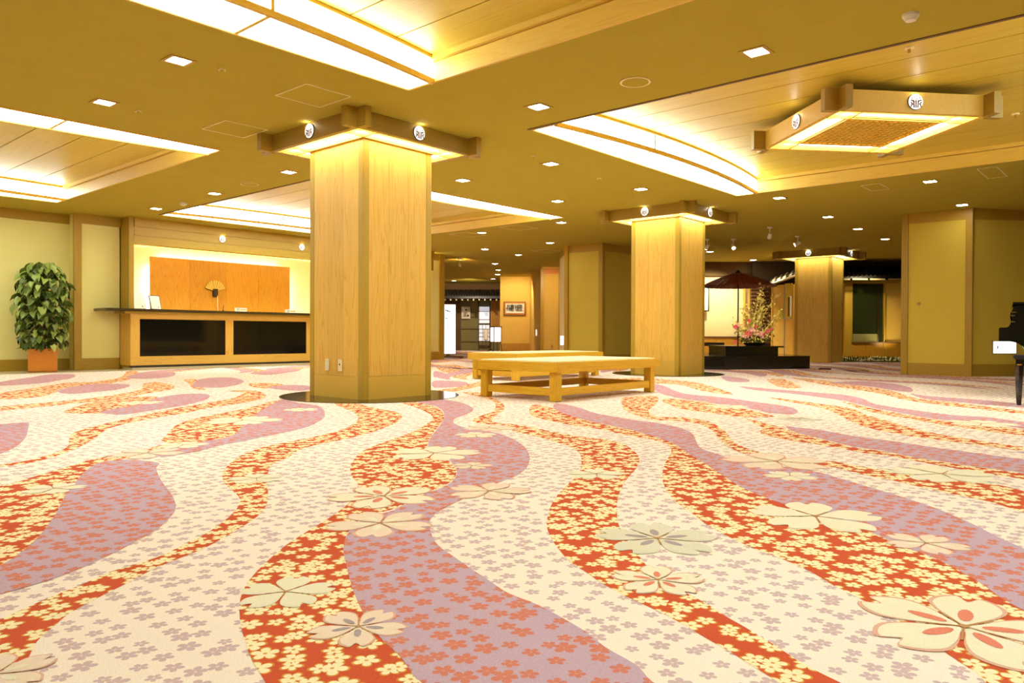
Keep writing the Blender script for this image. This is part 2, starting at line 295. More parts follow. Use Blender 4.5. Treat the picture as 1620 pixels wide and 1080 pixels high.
CARPET_O=[[(0.835,3.754),(0.967,3.746),(1.033,3.775),(1.151,3.886),(1.297,4.016),(1.461,4.162),(1.592,4.227),(1.744,4.285),(1.982,4.453),(2.13,4.527),(1.895,4.258),(1.673,4.109),(1.521,4.04),(1.347,3.838),(1.216,3.596),(1.104,3.369),(0.964,3.037),(0.873,2.841),(0.804,2.705),(0.707,2.544),(0.63,2.441),(0.524,2.359)],[(4.295,8.079),(4.277,7.698),(3.874,7.158),(3.472,6.853),(3.019,6.525),(2.611,6.195),(2.135,5.76),(1.837,5.456),(1.7,5.154),(1.571,4.783),(1.473,4.611),(1.273,4.394),(1.12,4.338),(0.95,4.269),(0.921,4.137),(1.099,4.257),(1.275,4.306),(1.541,4.605),(1.765,4.959),(1.964,5.32),(2.101,5.525),(2.457,5.831),(2.783,6.014),(3.207,6.329),(3.598,6.533),(3.992,6.819),(4.306,7.291),(4.543,7.965)],[(2.022,4.603),(2.128,4.781),(2.255,5.01),(2.447,5.317),(2.654,5.56),(2.899,5.753),(3.209,5.93),(3.519,6.169),(3.905,6.5),(4.099,6.603),(3.512,5.927),(3.097,5.41),(2.772,4.971),(2.515,4.59),(2.373,4.432),(2.177,4.397),(2.027,4.404)],[(4.199,5.906),(3.927,5.331),(3.73,4.946),(3.516,4.647),(3.29,4.421),(3.041,4.219),(2.771,4.092),(2.57,4.014),(2.304,3.922),(2.026,3.697),(1.822,3.445),(1.707,3.257),(1.617,3.056),(1.561,2.869),(1.496,2.715),(1.39,2.568),(1.265,2.435),(1.161,2.345),(1.063,2.28),(0.987,2.226),(0.895,2.191),(0.814,2.171),(0.733,2.12),(0.619,2.06),(0.514,1.994),(0.433,1.95),(0.343,1.545),(0.421,1.524),(0.447,1.604),(0.466,1.662),(0.496,1.727),(0.532,1.799),(0.576,1.853),(0.633,1.92),(0.726,1.987),(0.806,2.039),(0.916,2.116),(1.079,2.192),(1.179,2.258),(1.278,2.333),(1.412,2.445),(1.541,2.6),(1.682,2.828),(1.787,3.016),(1.917,3.218),(2.046,3.387),(2.205,3.503),(2.452,3.727),(2.777,3.833),(3.153,4.003),(3.453,4.192),(3.735,4.415),(3.949,4.645),(4.103,4.915),(4.168,5.239),(4.334,5.766)],[(4.709,5.567),(4.449,5.027),(4.25,4.685),(4.084,4.434),(3.871,4.21),(3.504,3.926),(3.192,3.729),(2.956,3.6),(2.744,3.484),(2.551,3.348),(2.348,3.144),(2.228,3.004),(2.096,2.811),(2.015,2.662),(1.929,2.54),(1.792,2.407),(1.62,2.273),(1.433,2.151),(1.281,2.049),(1.13,1.922),(1.025,1.819),(0.946,1.716),(0.876,1.591),(0.823,1.475),(0.78,1.366),(0.749,1.267),(0.712,1.165),(0.895,0.96),(0.942,1.05),(0.948,1.075),(0.969,1.121),(0.995,1.18),(1.015,1.251),(1.087,1.414),(1.177,1.577),(1.285,1.75),(1.354,1.858),(1.423,1.946),(1.493,2.025),(1.645,2.148),(1.813,2.178),(1.948,2.236),(2.081,2.3),(2.216,2.342),(2.365,2.429),(2.541,2.588),(2.713,2.834),(2.855,3.12),(3.064,3.365),(3.43,3.706),(3.778,4.014),(4.182,4.399),(4.604,4.949),(4.892,5.575)],[(6.029,6.034),(5.823,5.731),(5.556,5.2),(5.196,4.774),(4.67,4.319),(4.388,4.182),(4.114,4.014),(3.989,3.847),(3.98,3.577),(3.815,3.343),(3.749,3.132),(3.635,2.87),(3.505,2.627),(3.351,2.451),(3.094,2.251),(2.845,2.088),(2.675,2.004),(2.52,1.931),(2.343,1.836),(2.162,1.72),(1.994,1.594),(1.881,1.483),(1.803,1.392),(1.735,1.305),(1.683,1.208),(1.635,1.12),(1.594,1.022),(1.56,0.913),(1.526,0.828),(1.492,0.759),(1.458,0.685),(1.425,0.62),(1.382,0.541),(1.336,0.467),(1.418,0.376),(1.46,0.453),(1.494,0.535),(1.557,0.637),(1.601,0.712),(1.637,0.779),(1.674,0.836),(1.702,0.889),(1.723,0.935),(1.787,1.036),(1.844,1.114),(1.942,1.208),(2.005,1.271),(2.098,1.358),(2.2,1.443),(2.417,1.592),(2.618,1.712),(2.865,1.84),(3.174,1.977),(3.394,2.096),(3.632,2.28),(3.836,2.496),(3.905,2.662),(3.908,2.829),(3.939,3.02),(4.05,3.344),(4.108,3.551),(4.107,3.779),(4.213,3.909),(4.507,4.126),(4.807,4.328),(5.202,4.676),(5.651,5.21),(6.096,5.832)],[(5.243,4.112),(5.405,4.464),(5.092,4.27),(4.631,3.857),(4.461,3.523),(4.349,3.238),(4.331,3.044),(4.171,2.681),(4.079,2.393),(3.938,2.234),(3.735,2.102),(3.381,1.939),(3.015,1.742),(2.753,1.563),(2.583,1.41),(2.5,1.32),(2.367,1.183),(2.267,1.046),(2.21,0.951),(2.154,0.832),(2.092,0.738),(2.022,0.66),(1.973,0.588),(1.912,0.509),(1.828,0.422),(1.755,0.354),(1.678,0.28),(1.613,0.227),(1.698,0.132),(2.009,0.168),(2.148,0.265),(2.206,0.316),(2.304,0.378),(2.407,0.456),(2.475,0.523),(2.528,0.59),(2.583,0.665),(2.661,0.749),(2.731,0.872),(2.809,1.009),(2.946,1.227),(3.057,1.364),(3.186,1.49),(3.427,1.702),(3.667,1.92),(3.862,2.101),(4.054,2.261),(4.265,2.535),(4.453,2.862),(4.613,3.242),(4.82,3.589)],[(6.367,4.147),(6.724,4.325),(7.069,4.204),(6.759,3.953),(6.181,3.655),(5.627,3.389),(5.283,3.1),(5.381,2.93),(5.276,2.659),(4.798,2.292),(4.374,2.036),(4.126,1.817),(3.97,1.562),(4.034,1.344),(3.945,1.113),(3.92,0.965),(3.879,0.822),(3.875,0.695),(3.887,0.577),(3.801,0.474),(3.606,0.287),(3.189,0.253),(3.337,0.415),(3.47,0.55),(3.52,0.669),(3.589,0.801),(3.681,0.95),(3.748,1.104),(3.858,1.286),(3.79,1.523),(3.891,1.678),(4.01,1.839),(4.278,2.06),(4.686,2.316),(4.995,2.552),(5.143,2.8),(5.069,3.002),(5.249,3.273),(5.621,3.634)],[(5.642,2.522),(5.431,2.257),(5.164,2.002),(4.858,1.682),(4.626,1.42),(4.571,1.233),(4.449,1.043),(4.375,0.833),(4.335,0.689),(4.292,0.536),(4.186,0.334),(3.979,0.317),(4.121,0.514),(4.156,0.66),(4.228,0.805),(4.336,1.017),(4.416,1.141),(4.439,1.309),(4.531,1.45),(4.613,1.661),(4.702,1.891),(4.868,2.074),(5.176,2.196)],[(6.877,3.941),(6.863,3.738),(6.746,3.448),(6.522,3.117),(6.301,2.76),(6.08,2.538),(5.933,2.413),(5.73,2.561),(5.825,2.879),(5.981,3.257),(6.28,3.551),(6.527,3.775)],[(7.78,3.234),(7.472,2.693),(7.088,2.179),(6.603,1.915),(6.166,1.594),(5.742,1.285),(5.503,0.989),(5.326,0.666),(5.148,0.412),(4.937,0.395),(5.12,0.64),(5.239,0.909),(5.331,1.132),(5.426,1.337),(5.642,1.594),(5.99,1.841),(6.446,2.08),(6.961,2.396),(7.438,2.931)],[(7.84,2.513),(7.22,2.041),(6.985,1.807),(6.582,1.399),(6.517,1.103),(6.3,0.789),(6.054,0.485),(5.696,0.456),(5.9,0.738),(6.076,1.028),(6.217,1.251),(6.469,1.519),(6.713,1.799),(7.037,2.067)],[(10.916,4.559),(11.229,4.474),(10.704,4.128),(9.501,3.52),(9.286,3.58),(9.517,3.833)],[(11.676,4.503),(11.348,3.909),(10.41,3.1),(9.719,2.537),(8.722,2.032),(8.37,1.561),(7.908,0.991),(7.576,0.609),(7.345,0.59),(7.586,0.951),(7.921,1.477),(8.335,1.999),(9.186,2.53),(9.793,3.065),(10.527,3.71)],[(9.147,6.319),(9.826,6.097),(9.666,5.166),(8.828,4.366),(7.842,3.653),(8.117,4.174),(8.924,4.954),(8.731,5.516)],[(2.208,6.835),(2.453,7.284),(2.756,7.695),(3.078,7.981),(3.373,7.899),(3.318,7.624),(3.0,7.064),(2.719,6.678),(2.468,6.488),(2.286,6.608)],[(2.279,9.258),(2.915,10.058),(3.586,10.869),(3.869,10.585),(3.41,10.018),(2.957,9.312),(2.557,8.629),(2.129,8.646)],[(4.928,10.516),(5.091,10.569),(4.835,9.804),(4.431,8.984),(4.169,8.347),(4.21,8.741),(4.599,9.669)],[(4.144,9.947),(4.439,10.201),(4.252,9.327),(3.94,8.723),(3.518,8.348),(2.96,7.784),(2.441,7.557),(1.89,7.317),(1.849,7.512),(2.003,7.755),(2.577,7.979),(3.095,8.3),(3.7,8.967)],[(5.152,9.113),(5.353,8.911),(5.266,8.47),(4.831,8.11),(4.812,8.438)],[(5.235,13.236),(5.504,13.595),(5.066,12.275),(4.407,11.034),(3.726,10.194),(3.708,10.564),(4.5,11.601)],[(5.946,6.393),(6.46,6.608),(7.32,7.122),(7.998,7.462),(7.158,6.734),(6.316,6.3),(5.739,6.068)],[(10.776,11.589),(11.294,11.554),(9.893,9.706),(8.61,8.808),(9.035,9.556)]]
CARPET_M=[[(1.482,4.055),(1.598,4.042),(1.666,3.828),(1.597,3.69),(1.501,3.437),(1.426,3.205),(1.362,2.998),(1.304,2.845),(1.256,2.745),(1.202,2.662),(1.137,2.575),(1.066,2.496),(0.991,2.434),(0.919,2.369),(0.857,2.323),(0.779,2.267),(0.721,2.234),(0.67,2.213),(0.607,2.195),(0.556,2.182),(0.478,2.152),(0.527,2.371),(0.633,2.455),(0.705,2.547),(0.802,2.708),(0.87,2.844),(0.961,3.04),(1.1,3.372),(1.212,3.6),(1.355,3.878)],[(4.09,6.612),(3.997,6.212),(3.973,5.868),(3.786,5.479),(3.445,4.977),(3.184,4.702),(2.954,4.512),(2.736,4.4),(2.554,4.324),(2.37,4.229),(2.177,4.168),(2.011,4.064),(1.879,4.01),(1.751,4.024),(1.895,4.258),(2.089,4.375),(2.215,4.395),(2.382,4.465),(2.525,4.626),(2.766,4.978),(3.114,5.459),(3.534,5.985)],[(1.397,6.275),(1.616,6.256),(1.715,6.263),(1.788,6.242),(1.646,5.757),(1.528,5.381),(1.397,5.045),(1.294,4.838),(1.219,4.723),(1.01,4.539)],[(4.884,5.584),(4.644,4.993),(4.248,4.469),(3.781,4.01),(3.433,3.703),(3.085,3.382),(2.873,3.134),(2.727,2.848),(2.543,2.586),(2.356,2.416),(2.209,2.33),(2.074,2.289),(1.942,2.226),(1.802,2.16),(1.641,2.139),(1.494,2.024),(1.423,1.946),(1.354,1.858),(1.285,1.75),(1.177,1.577),(1.087,1.414),(1.015,1.251),(0.995,1.18),(0.969,1.121),(0.948,1.075),(0.942,1.05),(0.895,0.96),(1.204,0.615),(1.231,0.728),(1.273,0.79),(1.304,0.886),(1.347,0.973),(1.399,1.141),(1.415,1.256),(1.454,1.358),(1.49,1.455),(1.537,1.57),(1.59,1.698),(1.676,1.824),(1.787,1.951),(1.916,2.035),(2.076,2.096),(2.296,2.176),(2.467,2.231),(2.626,2.28),(2.809,2.374),(3.067,2.57),(3.323,2.824),(3.567,3.152),(3.702,3.464),(3.738,3.728),(3.871,3.972),(4.082,4.174),(4.461,4.39),(4.788,4.672),(5.102,5.158),(5.183,5.48)],[(5.642,4.403),(5.513,4.084),(5.175,3.637),(5.049,3.347),(4.938,3.079),(4.902,2.877),(4.725,2.572),(4.499,2.375),(4.243,2.218),(3.997,2.061),(3.857,1.905),(3.751,1.71),(3.697,1.541),(3.681,1.324),(3.567,1.141),(3.436,0.969),(3.321,0.817),(3.195,0.676),(3.041,0.544),(2.871,0.425),(2.769,0.344),(2.588,0.204),(2.018,0.158),(2.143,0.265),(2.201,0.315),(2.298,0.377),(2.4,0.455),(2.468,0.521),(2.52,0.589),(2.575,0.663),(2.653,0.747),(2.722,0.869),(2.799,1.006),(2.935,1.222),(3.044,1.359),(3.172,1.484),(3.41,1.694),(3.648,1.91),(3.841,2.09),(4.031,2.248),(4.239,2.519),(4.453,2.862),(4.613,3.242),(4.82,3.589),(5.198,4.077)],[(5.368,2.1),(5.346,2.014),(5.315,1.841),(5.154,1.583),(5.054,1.306),(4.937,1.048),(4.86,0.821),(4.778,0.597),(4.607,0.368),(4.205,0.335),(4.312,0.538),(4.356,0.692),(4.397,0.837),(4.473,1.049),(4.596,1.24),(4.652,1.428),(4.888,1.692),(5.061,1.915)],[(8.871,5.374),(8.584,4.947),(7.612,4.146),(7.383,3.53),(7.11,3.069),(6.869,2.665),(6.523,2.448),(6.234,2.376),(6.187,2.571),(6.382,2.755),(6.581,3.146),(6.81,3.481),(6.931,3.775),(7.437,4.326)],[(9.169,4.186),(8.958,3.607),(8.816,3.178),(8.686,2.785),(8.313,2.455),(7.711,2.151),(7.296,1.714),(7.071,1.35),(7.084,1.129),(6.858,0.859),(6.547,0.525),(6.131,0.492),(6.387,0.8),(6.565,1.111),(6.633,1.409),(7.044,1.822),(7.283,2.059),(7.917,2.538),(8.454,3.281),(8.655,3.769)],[(9.443,2.266),(9.156,2.052),(8.998,1.525),(8.725,1.094),(8.589,0.691),(8.153,0.656),(8.26,1.036),(8.408,1.425),(8.695,1.948)],[(10.816,3.613),(11.448,3.383),(11.155,2.889),(10.489,2.517),(9.663,2.312),(9.832,2.567),(10.269,2.904),(10.559,3.305)],[(11.25,5.424),(10.847,4.853),(10.133,4.496),(9.961,4.669),(10.453,5.019)],[(2.407,6.625),(2.672,6.889),(2.952,7.114),(3.35,7.699),(3.745,7.99),(3.912,7.819),(3.663,7.267),(3.256,6.797),(2.916,6.552),(2.589,6.36),(2.444,6.302)],[(2.98,9.423),(3.451,10.138),(3.773,10.321),(3.961,9.957),(3.716,9.395),(3.453,9.078),(3.199,8.932),(2.917,8.841)],[(3.006,11.636),(3.597,12.494),(4.094,13.225),(4.345,12.979),(3.962,11.908),(3.611,11.418),(3.302,10.973),(2.791,10.805)],[(4.5,11.376),(5.003,12.336),(5.441,12.741),(5.775,12.713),(5.364,11.721),(4.96,11.146),(4.623,11.033)],[(4.31,8.947),(5.083,10.362),(5.463,10.648),(5.638,10.475),(5.369,9.663),(4.929,8.982),(4.494,8.605),(4.374,8.726)],[(4.945,8.303),(5.294,8.442),(5.405,8.161),(5.062,7.579),(4.84,7.522),(4.797,7.849)],[(6.473,11.45),(7.317,12.179),(7.89,12.326),(7.546,11.629),(6.876,11.058),(6.35,10.754)],[(9.087,9.821),(8.763,9.221),(8.08,8.545),(7.755,8.381)],[(7.226,7.809),(7.376,7.457),(7.08,6.992),(6.555,6.671),(6.282,6.789)]]
FLOWERS=[(2.756,0.968,0.223,1.75,'c'),(1.931,0.35,0.218,0.14,'b'),(2.629,0.582,0.121,-1.32,'p'),(1.755,1.025,0.122,1.86,'b'),(2.114,1.238,0.19,1.94,'g'),(1.028,1.355,0.106,-1.01,'pg'),(1.045,1.674,0.117,2.02,'c'),(1.643,2.044,0.179,2.6,'p'),(1.928,2.378,0.215,2.47,'b'),(2.282,2.134,0.172,-0.76,'p'),(2.81,3.035,0.245,-0.64,'c'),(3.506,3.393,0.132,2.09,'c'),(2.667,2.606,0.102,-0.65,'p'),(3.833,3.575,0.187,2.71,'p'),(2.901,2.027,0.134,-0.58,'c'),(3.824,1.544,0.27,-0.6,'p'),(3.471,1.335,0.118,2.31,'c'),(6.476,3.077,0.202,2.03,'c'),(6.537,1.082,0.237,-1.16,'c'),(4.007,0.823,0.235,-0.69,'c'),(5.925,2.223,0.175,-1.34,'g'),(1.758,4.173,0.191,2.9,'p'),(2.907,5.232,0.273,-0.66,'c'),(3.656,5.615,0.145,-1.19,'c'),(1.778,3.09,0.119,-0.13,'c'),(1.097,3.507,0.116,-0.49,'c'),(2.998,7.251,0.195,-0.05,'c'),(0.424,1.676,0.035,0.05,'p'),(2.028,4.328,0.136,-0.44,'c')]
# ------------------------------------------------------------------ floor and carpet
fl = B('floor', 'c_base', None, (-7.5, 40, -9, 40, -.1, 0)); fl['kind'] = 'structure'
def smooth_loop(p, k=3):
    n = len(p); out = []
    for i in range(n):
        a, b, c, d = (Vector(p[(i+j) % n]) for j in (-1, 0, 1, 2))
        # centripetal-like damping: shorten tangents on sharp ends
        for s in range(k):
            t = s/k
            m1 = (c-a)*.5; m2 = (d-b)*.5; L = (c-b).length
            if m1.length > L: m1 *= L/m1.length
            if m2.length > L: m2 *= L/m2.length
            h00 = 2*t**3-3*t*t+1; h10 = t**3-2*t*t+t; h01 = -2*t**3+3*t*t; h11 = t**3-t*t
            out.append(b*h00+m1*h10+c*h01+m2*h11)
    return out
from mathutils.geometry import tessellate_polygon
def inlay(name, pts, mat, z, parent=fl):
    v3 = [Vector((p[0], p[1], 0)) for p in pts]
    bm = bmesh.new(); vs = [bm.verts.new((p[0], p[1], z)) for p in pts]
    for tri in tessellate_polygon([v3]):
        try: bm.faces.new([vs[i] for i in tri])
        except ValueError: pass
    for f in bm.faces:
        f.normal_update()
        if f.normal.z < 0: f.normal_flip()
    me = bpy.data.meshes.new(name); bm.to_mesh(me); bm.free(); me.materials.append(M[mat])
    o = bpy.data.objects.new(name, me); COL.objects.link(o); o.parent = parent
    return o
for k, p in enumerate(CARPET_O): inlay('vermilion_band', smooth_loop(p), 'c_orange', .0006+.00002*(k % 5))
for k, p in enumerate(CARPET_M): inlay('mauve_band', smooth_loop(p), 'c_mauve', .0012+.00002*(k % 5))
# the same weave carried on beyond the part that can be made out
e = Vector((.6, .8)); nn = Vector((.8, -.6)); rr = random.Random(3)
def far(p): return p.x*.7507+p.y*.6606
for i in range(-16, 24):
    t0 = i*.95+rr.uniform(-.15, .15); s = -6.0; ph = rr.uniform(0, 6)
    while s < 32:
        L = rr.uniform(2.2, 4.2); wd = rr.uniform(.22, .36); pts = []; N = 10
        for side in (0, 1):
            for j in range(N+1):
                q = j/N if side == 0 else 1-j/N
                c = t0+.35*math.sin((s+q*L)*1.25+ph); hw = wd*math.sin(PI*min(max(q, .02), .98))**.6
                pts.append(e*(s+q*L)+nn*(c+(hw if side else -hw*.2)))
        mid = e*(s+L/2)+nn*t0
        lat_ = (mid.x*.6606-mid.y*.7507); out_ = (lat_ > far(mid)*.80+.9 or lat_ < -far(mid)*.80-.9) and abs(lat_) < 12 and -4 < far(mid) <= 12.6
        if out_:
            inlay('vermilion_band', pts, 'c_orange', .0004); inlay('mauve_band', [p-nn*wd*.9 for p in pts], 'c_mauve', .0008)
        elif (far(mid) > 12.6 or (far(mid) > 9.6 and mid.x*.6606-mid.y*.7507 > 4.6)) and far(mid) < 31 and abs(mid.x*.6606-mid.y*.7507) < far(mid)*.75:
            inlay('vermilion_band', pts, 'c_orange', .0005)
            inlay('mauve_band', [p-nn*wd*.9 for p in pts], 'c_mauve', .0010)
        s += L*rr.uniform(.8, 1.0)
def petal(r, w, n=9):                                   # outline of one notched cherry petal along +x
    up = [(.05, .0), (.2, .11), (.42, .25), (.66, .33), (.86, .27), (1.0, .11)]
    o = [(x*r, y*r*w) for x, y in up]; return o+[(r*.83, 0)]+[(x, -y) for x, y in o[::-1]][:-1]
def blossom(x, y, r, a, style):
    mats = {'c': ('f_cream', 'f_core', None), 'b': ('f_cream', 'f_core', 'f_core'), 'p': ('f_peach', 'f_cream', 'f_cream'), 'g': ('f_grey', 'f_mauve', 'f_mauve'), 'pg': ('f_peach', 'f_mauve', 'f_mauve')}[style]
    o = thing_motif = bpy.data.objects.new('blossom_motif', None); COL.objects.link(o); o.location = (x, y, 0); o.parent = fl; o.empty_display_size = .05
    def poly(bm, pts, rot, z, mi):
        c, s = math.cos(rot), math.sin(rot)
        f = bm.faces.new([bm.verts.new((x+px*c-py*s, y+px*s+py*c, z)) for px, py in pts]); f.material_index = mi
    for k in range(5):
        bm = bmesh.new(); rot = a+k*2*PI/5
        P0 = petal(r*1.04, 1.1); P1 = petal(r, 1.0)
        poly(bm, [(p[0], p[1]) for p in smooth_loop(P0, 3)], rot, .0018, 1)
        poly(bm, [(p[0], p[1]) for p in smooth_loop(P1, 3)], rot, .0023, 0)
        if mats[2]:
            poly(bm, [(r*(.36+.2*math.cos(q)), r*.075*math.sin(q)) for q in [j*PI/6 for j in range(12)]], rot, .0028, 2)
        me = bpy.data.meshes.new('petal'); bm.to_mesh(me); bm.free()
        for q in (mats[0], 'f_halo' if style in ('b', 'p', 'pg') else mats[0], mats[1]): me.materials.append(M[q])
        po = bpy.data.objects.new('petal', me); COL.objects.link(po); po.parent = o; po.location = (-x, -y, 0)
    bm = bmesh.new()
    for k in range(5):
        rot = a+(k+.5)*2*PI/5
        poly(bm, [(0, -r*.012), (r*.42, -r*.012), (r*.42, r*.012), (0, r*.012)], rot, .0033, 0)
    poly(bm, [(r*.05*math.cos(q), r*.05*math.sin(q)) for q in [j*PI/5 for j in range(10)]], 0, .0036, 0)
    me = bpy.data.meshes.new('stamen'); bm.to_mesh(me); bm.free(); me.materials.append(M['f_line'])
    po = bpy.data.objects.new('stamen', me); COL.objects.link(po); po.parent = o; po.location = (-x, -y, 0)
for f in FLOWERS: blossom(f[0], f[1], max(f[2], .1), f[3], f[4])
# ------------------------------------------------------------------ ceiling with four coffers
CX = ((-.5, 4.24), (5.85, 10.6)); CY = ((-.3, 4.9), (8.1, 13.33))
bm = bmesh.new()
xs = [-7.5, -.5, 4.24, 5.85, 10.6, 40]; ys = [-9, -.3, 4.9, 8.1, 13.33, 40]
for i in range(5):
    for j in range(5):
        if i in (1, 3) and j in (1, 3): continue
        box(bm, xs[i], xs[i+1], ys[j], ys[j+1], H, H+.012)
box(bm, -7.5, 40, -9, 40, H+.26, H+.36)
ce = obj('ceiling', bm, 'ceil'); ce['kind'] = 'structure'
def bow(x, x0, x1): u = (2*x-x0-x1)/(x1-x0); return .30+.20*(1-u*u)
def coffer(n, x0, x1, y0, y1):
    c = struct('trim_%d' % n, ((x0+x1)/2, (y0+y1)/2, H)); zt = H+.205
    N = 10; pw = (x1-x0)/N
    for k in range(N):
        B('plank', 'plank', c, (x0+k*pw+.0065, x0+(k+1)*pw-.0065, y0, y1, zt, zt+.02))
    B('backing', 'dark', c, (x0, x1, y0, y1, zt+.012, zt+.03))
    for xa, s in ((x0, 1), (x1, -1)):
        B('side_board', 'pale', c, tuple(sorted((xa-.012*s, xa+.012*s)))+(y0, y1, H-.004, zt-.05))
        B('ledge', 'pale', c, tuple(sorted((xa-.012*s, xa+.05*s)))+(y0, y1, zt-.045, zt))
    B('shadow_lip', 'mid', c, (x0-.03, x0+.004, y0-.03, y1+.03, H-.006, H-.0005))  # dark strip standing in for the shadow groove along this edge
    for ya in (y0, y1):
        B('end_board', 'paleX', c, (x0, x1, ya-.012, ya+.006, H-.004, zt))
    return c
def lightbox(x0, x1, ya, s, label):                  # s=+1: the box grows towards +y from the edge ya
    t = thing('coffer_light', label, 'ceiling light', ((x0+x1)/2, ya, H), 'bow-fronted light boxes in the ceiling recesses')
    xa, xb = x0+.012, x1-.012; N = 24
    def Y(x): return ya+s*bow(x, x0, x1)
    def strip(bm, xs, f0, f1, z0, z1):
        prev = None
        for x in xs:
            q = [bm.verts.new((x, f(x), z)) for f, z in ((f0, z0), (f1, z0), (f1, z1), (f0, z1))]
            if prev:
                for i in range(4): bm.faces.new((prev[i], prev[(i+1) % 4], q[(i+1) % 4], q[i]))
            else: bm.faces.new(q)
            prev = q
        bm.faces.new(prev[::-1])
    xs_ = [xa+(xb-xa)*i/N for i in range(N+1)]
    bm = bmesh.new(); strip(bm, xs_, lambda x: ya-s*.004, lambda x: ya+s*.018, H-.012, H+.02); obj('edge_strip', bm, 'pale', t)
    bm = bmesh.new(); strip(bm, xs_, lambda x: Y(x)-s*.02, lambda x: Y(x)+s*.018, H-.020, H+.020); obj('lower_rail', bm, 'paleX', t)
    bm = bmesh.new(); strip(bm, xs_, lambda x: Y(x)-s*.01, lambda x: Y(x)+s*.02, H+.178, H+.203); obj('upper_rail', bm, 'paleX', t)
    for k in range(3):
        a = xa+(xb-xa)*k/3; b = xa+(xb-xa)*(k+1)/3; q = [a+(b-a)*i/8 for i in range(9)]
        bm = bmesh.new(); strip(bm, q, lambda x: ya+s*.018, lambda x: Y(x)-s*.02, H-.002, H+.004); obj('bottom_pane', bm, 'box_e', t)
        bm = bmesh.new(); strip(bm, q, lambda x: Y(x)-s*.004, lambda x: Y(x)+s*.004, H+.016, H+.178); obj('side_pane', bm, 'box_e', t)
        if k:
            B('divider', 'paleX', t, (a-.014, a+.014)+tuple(sorted((ya+s*.01, Y(a)-s*.015)))+(H-.008, H+.006), (a-.012, a+.012)+tuple(sorted((Y(a)-s*.006, Y(a)+s*.010)))+(H+.01, H+.18))
    for x in (xa, xb):
        B('end_strip', 'paleX', t, (x-.012, x+.012)+tuple(sorted((ya, Y(x))))+(H-.010, H+.006))
nm = {(0, 0): 'the ceiling recess at the top left', (1, 0): 'recess with the hanging square lantern', (0, 1): 'recess nearest the potted plant', (1, 1): 'recess in front of the reception desk'}
k = 0
for i, (x0, x1) in enumerate(CX):
    for j, (y0, y1) in enumerate(CY):
        k += 1; coffer(k, x0, x1, y0, y1)
        lightbox(x0, x1, y0, 1, 'bow-fronted light box, near edge of '+nm[(i, j)])
        lightbox(x0, x1, y1, -1, 'bow-fronted light box, far edge of '+nm[(i, j)])
# ------------------------------------------------------------------ columns and their lantern frames
def crest_lamp(parent, c, n, r=.068):
    bm = bmesh.new(); flat_disc(bm, Vector(c)-Vector(n)*.005, n, r*1.07, .012)
    o = obj('crest_lamp', bm, 'ink', parent)
    bm = bmesh.new(); flat_disc(bm, c, n, r, .014); obj('lamp_face', bm, 'crest_e', o)
    bm = bmesh.new(); a = Vector((-n[1], n[0], 0)); b = Vector((0, 0, 1)); c2 = Vector(c)+Vector(n)*.0145
    def bar(u, v, w, h, ang=0):
        ca, sa = math.cos(ang), math.sin(ang); q = []
        for du, dv in ((-w, -h), (w, -h), (w, h), (-w, h)):
            x = u+du*ca-dv*sa; z = v+du*sa+dv*ca; q.append(c2+a*x*r*1.3+b*(z*1.3+.02)*r)
        lo = [bm.verts.new(p) for p in q]; hi = [bm.verts.new(p+Vector(n)*.001) for p in q]
        bm.faces.new(hi); bm.faces.new(lo[::-1])
        for i in range(4): bm.faces.new((lo[i], lo[(i+1) % 4], hi[(i+1) % 4], hi[i]))
    for u, an in ((-.24, .12), (.0, 0), (.24, -.12)): bar(u, -.25, .07, .40, an)
    for u, v, an in ((-.45, -.2, .7), (-.5, -.4, -.4), (.5, -.15, -.7), (.52, -.4, .4), (-.3, .02, 1.2), (.35, .08, -1.2)): bar(u, v, .06, .2, an)
    for u, v in ((-.42, .3), (-.15, .42), (.15, .55), (.42, .36), (.1, .25), (-.5, .12), (.55, .14)): bar(u, v, .075, .065, .5)
    obj('crest', bm, 'ink2', o)
    l = bpy.data.lights.new('crest_spill', 'POINT'); l.energy = .35; l.color = (1, .93, .75); l.shadow_soft_size = .02  # point light added outside the lamp face for its spill on the ceiling
    lo_ = bpy.data.objects.new('crest_spill', l); COL.objects.link(lo_); lo_.location = Vector(c)+Vector(n)*.035+Vector((0, 0, r*.9))-wloc(parent); lo_.parent = parent
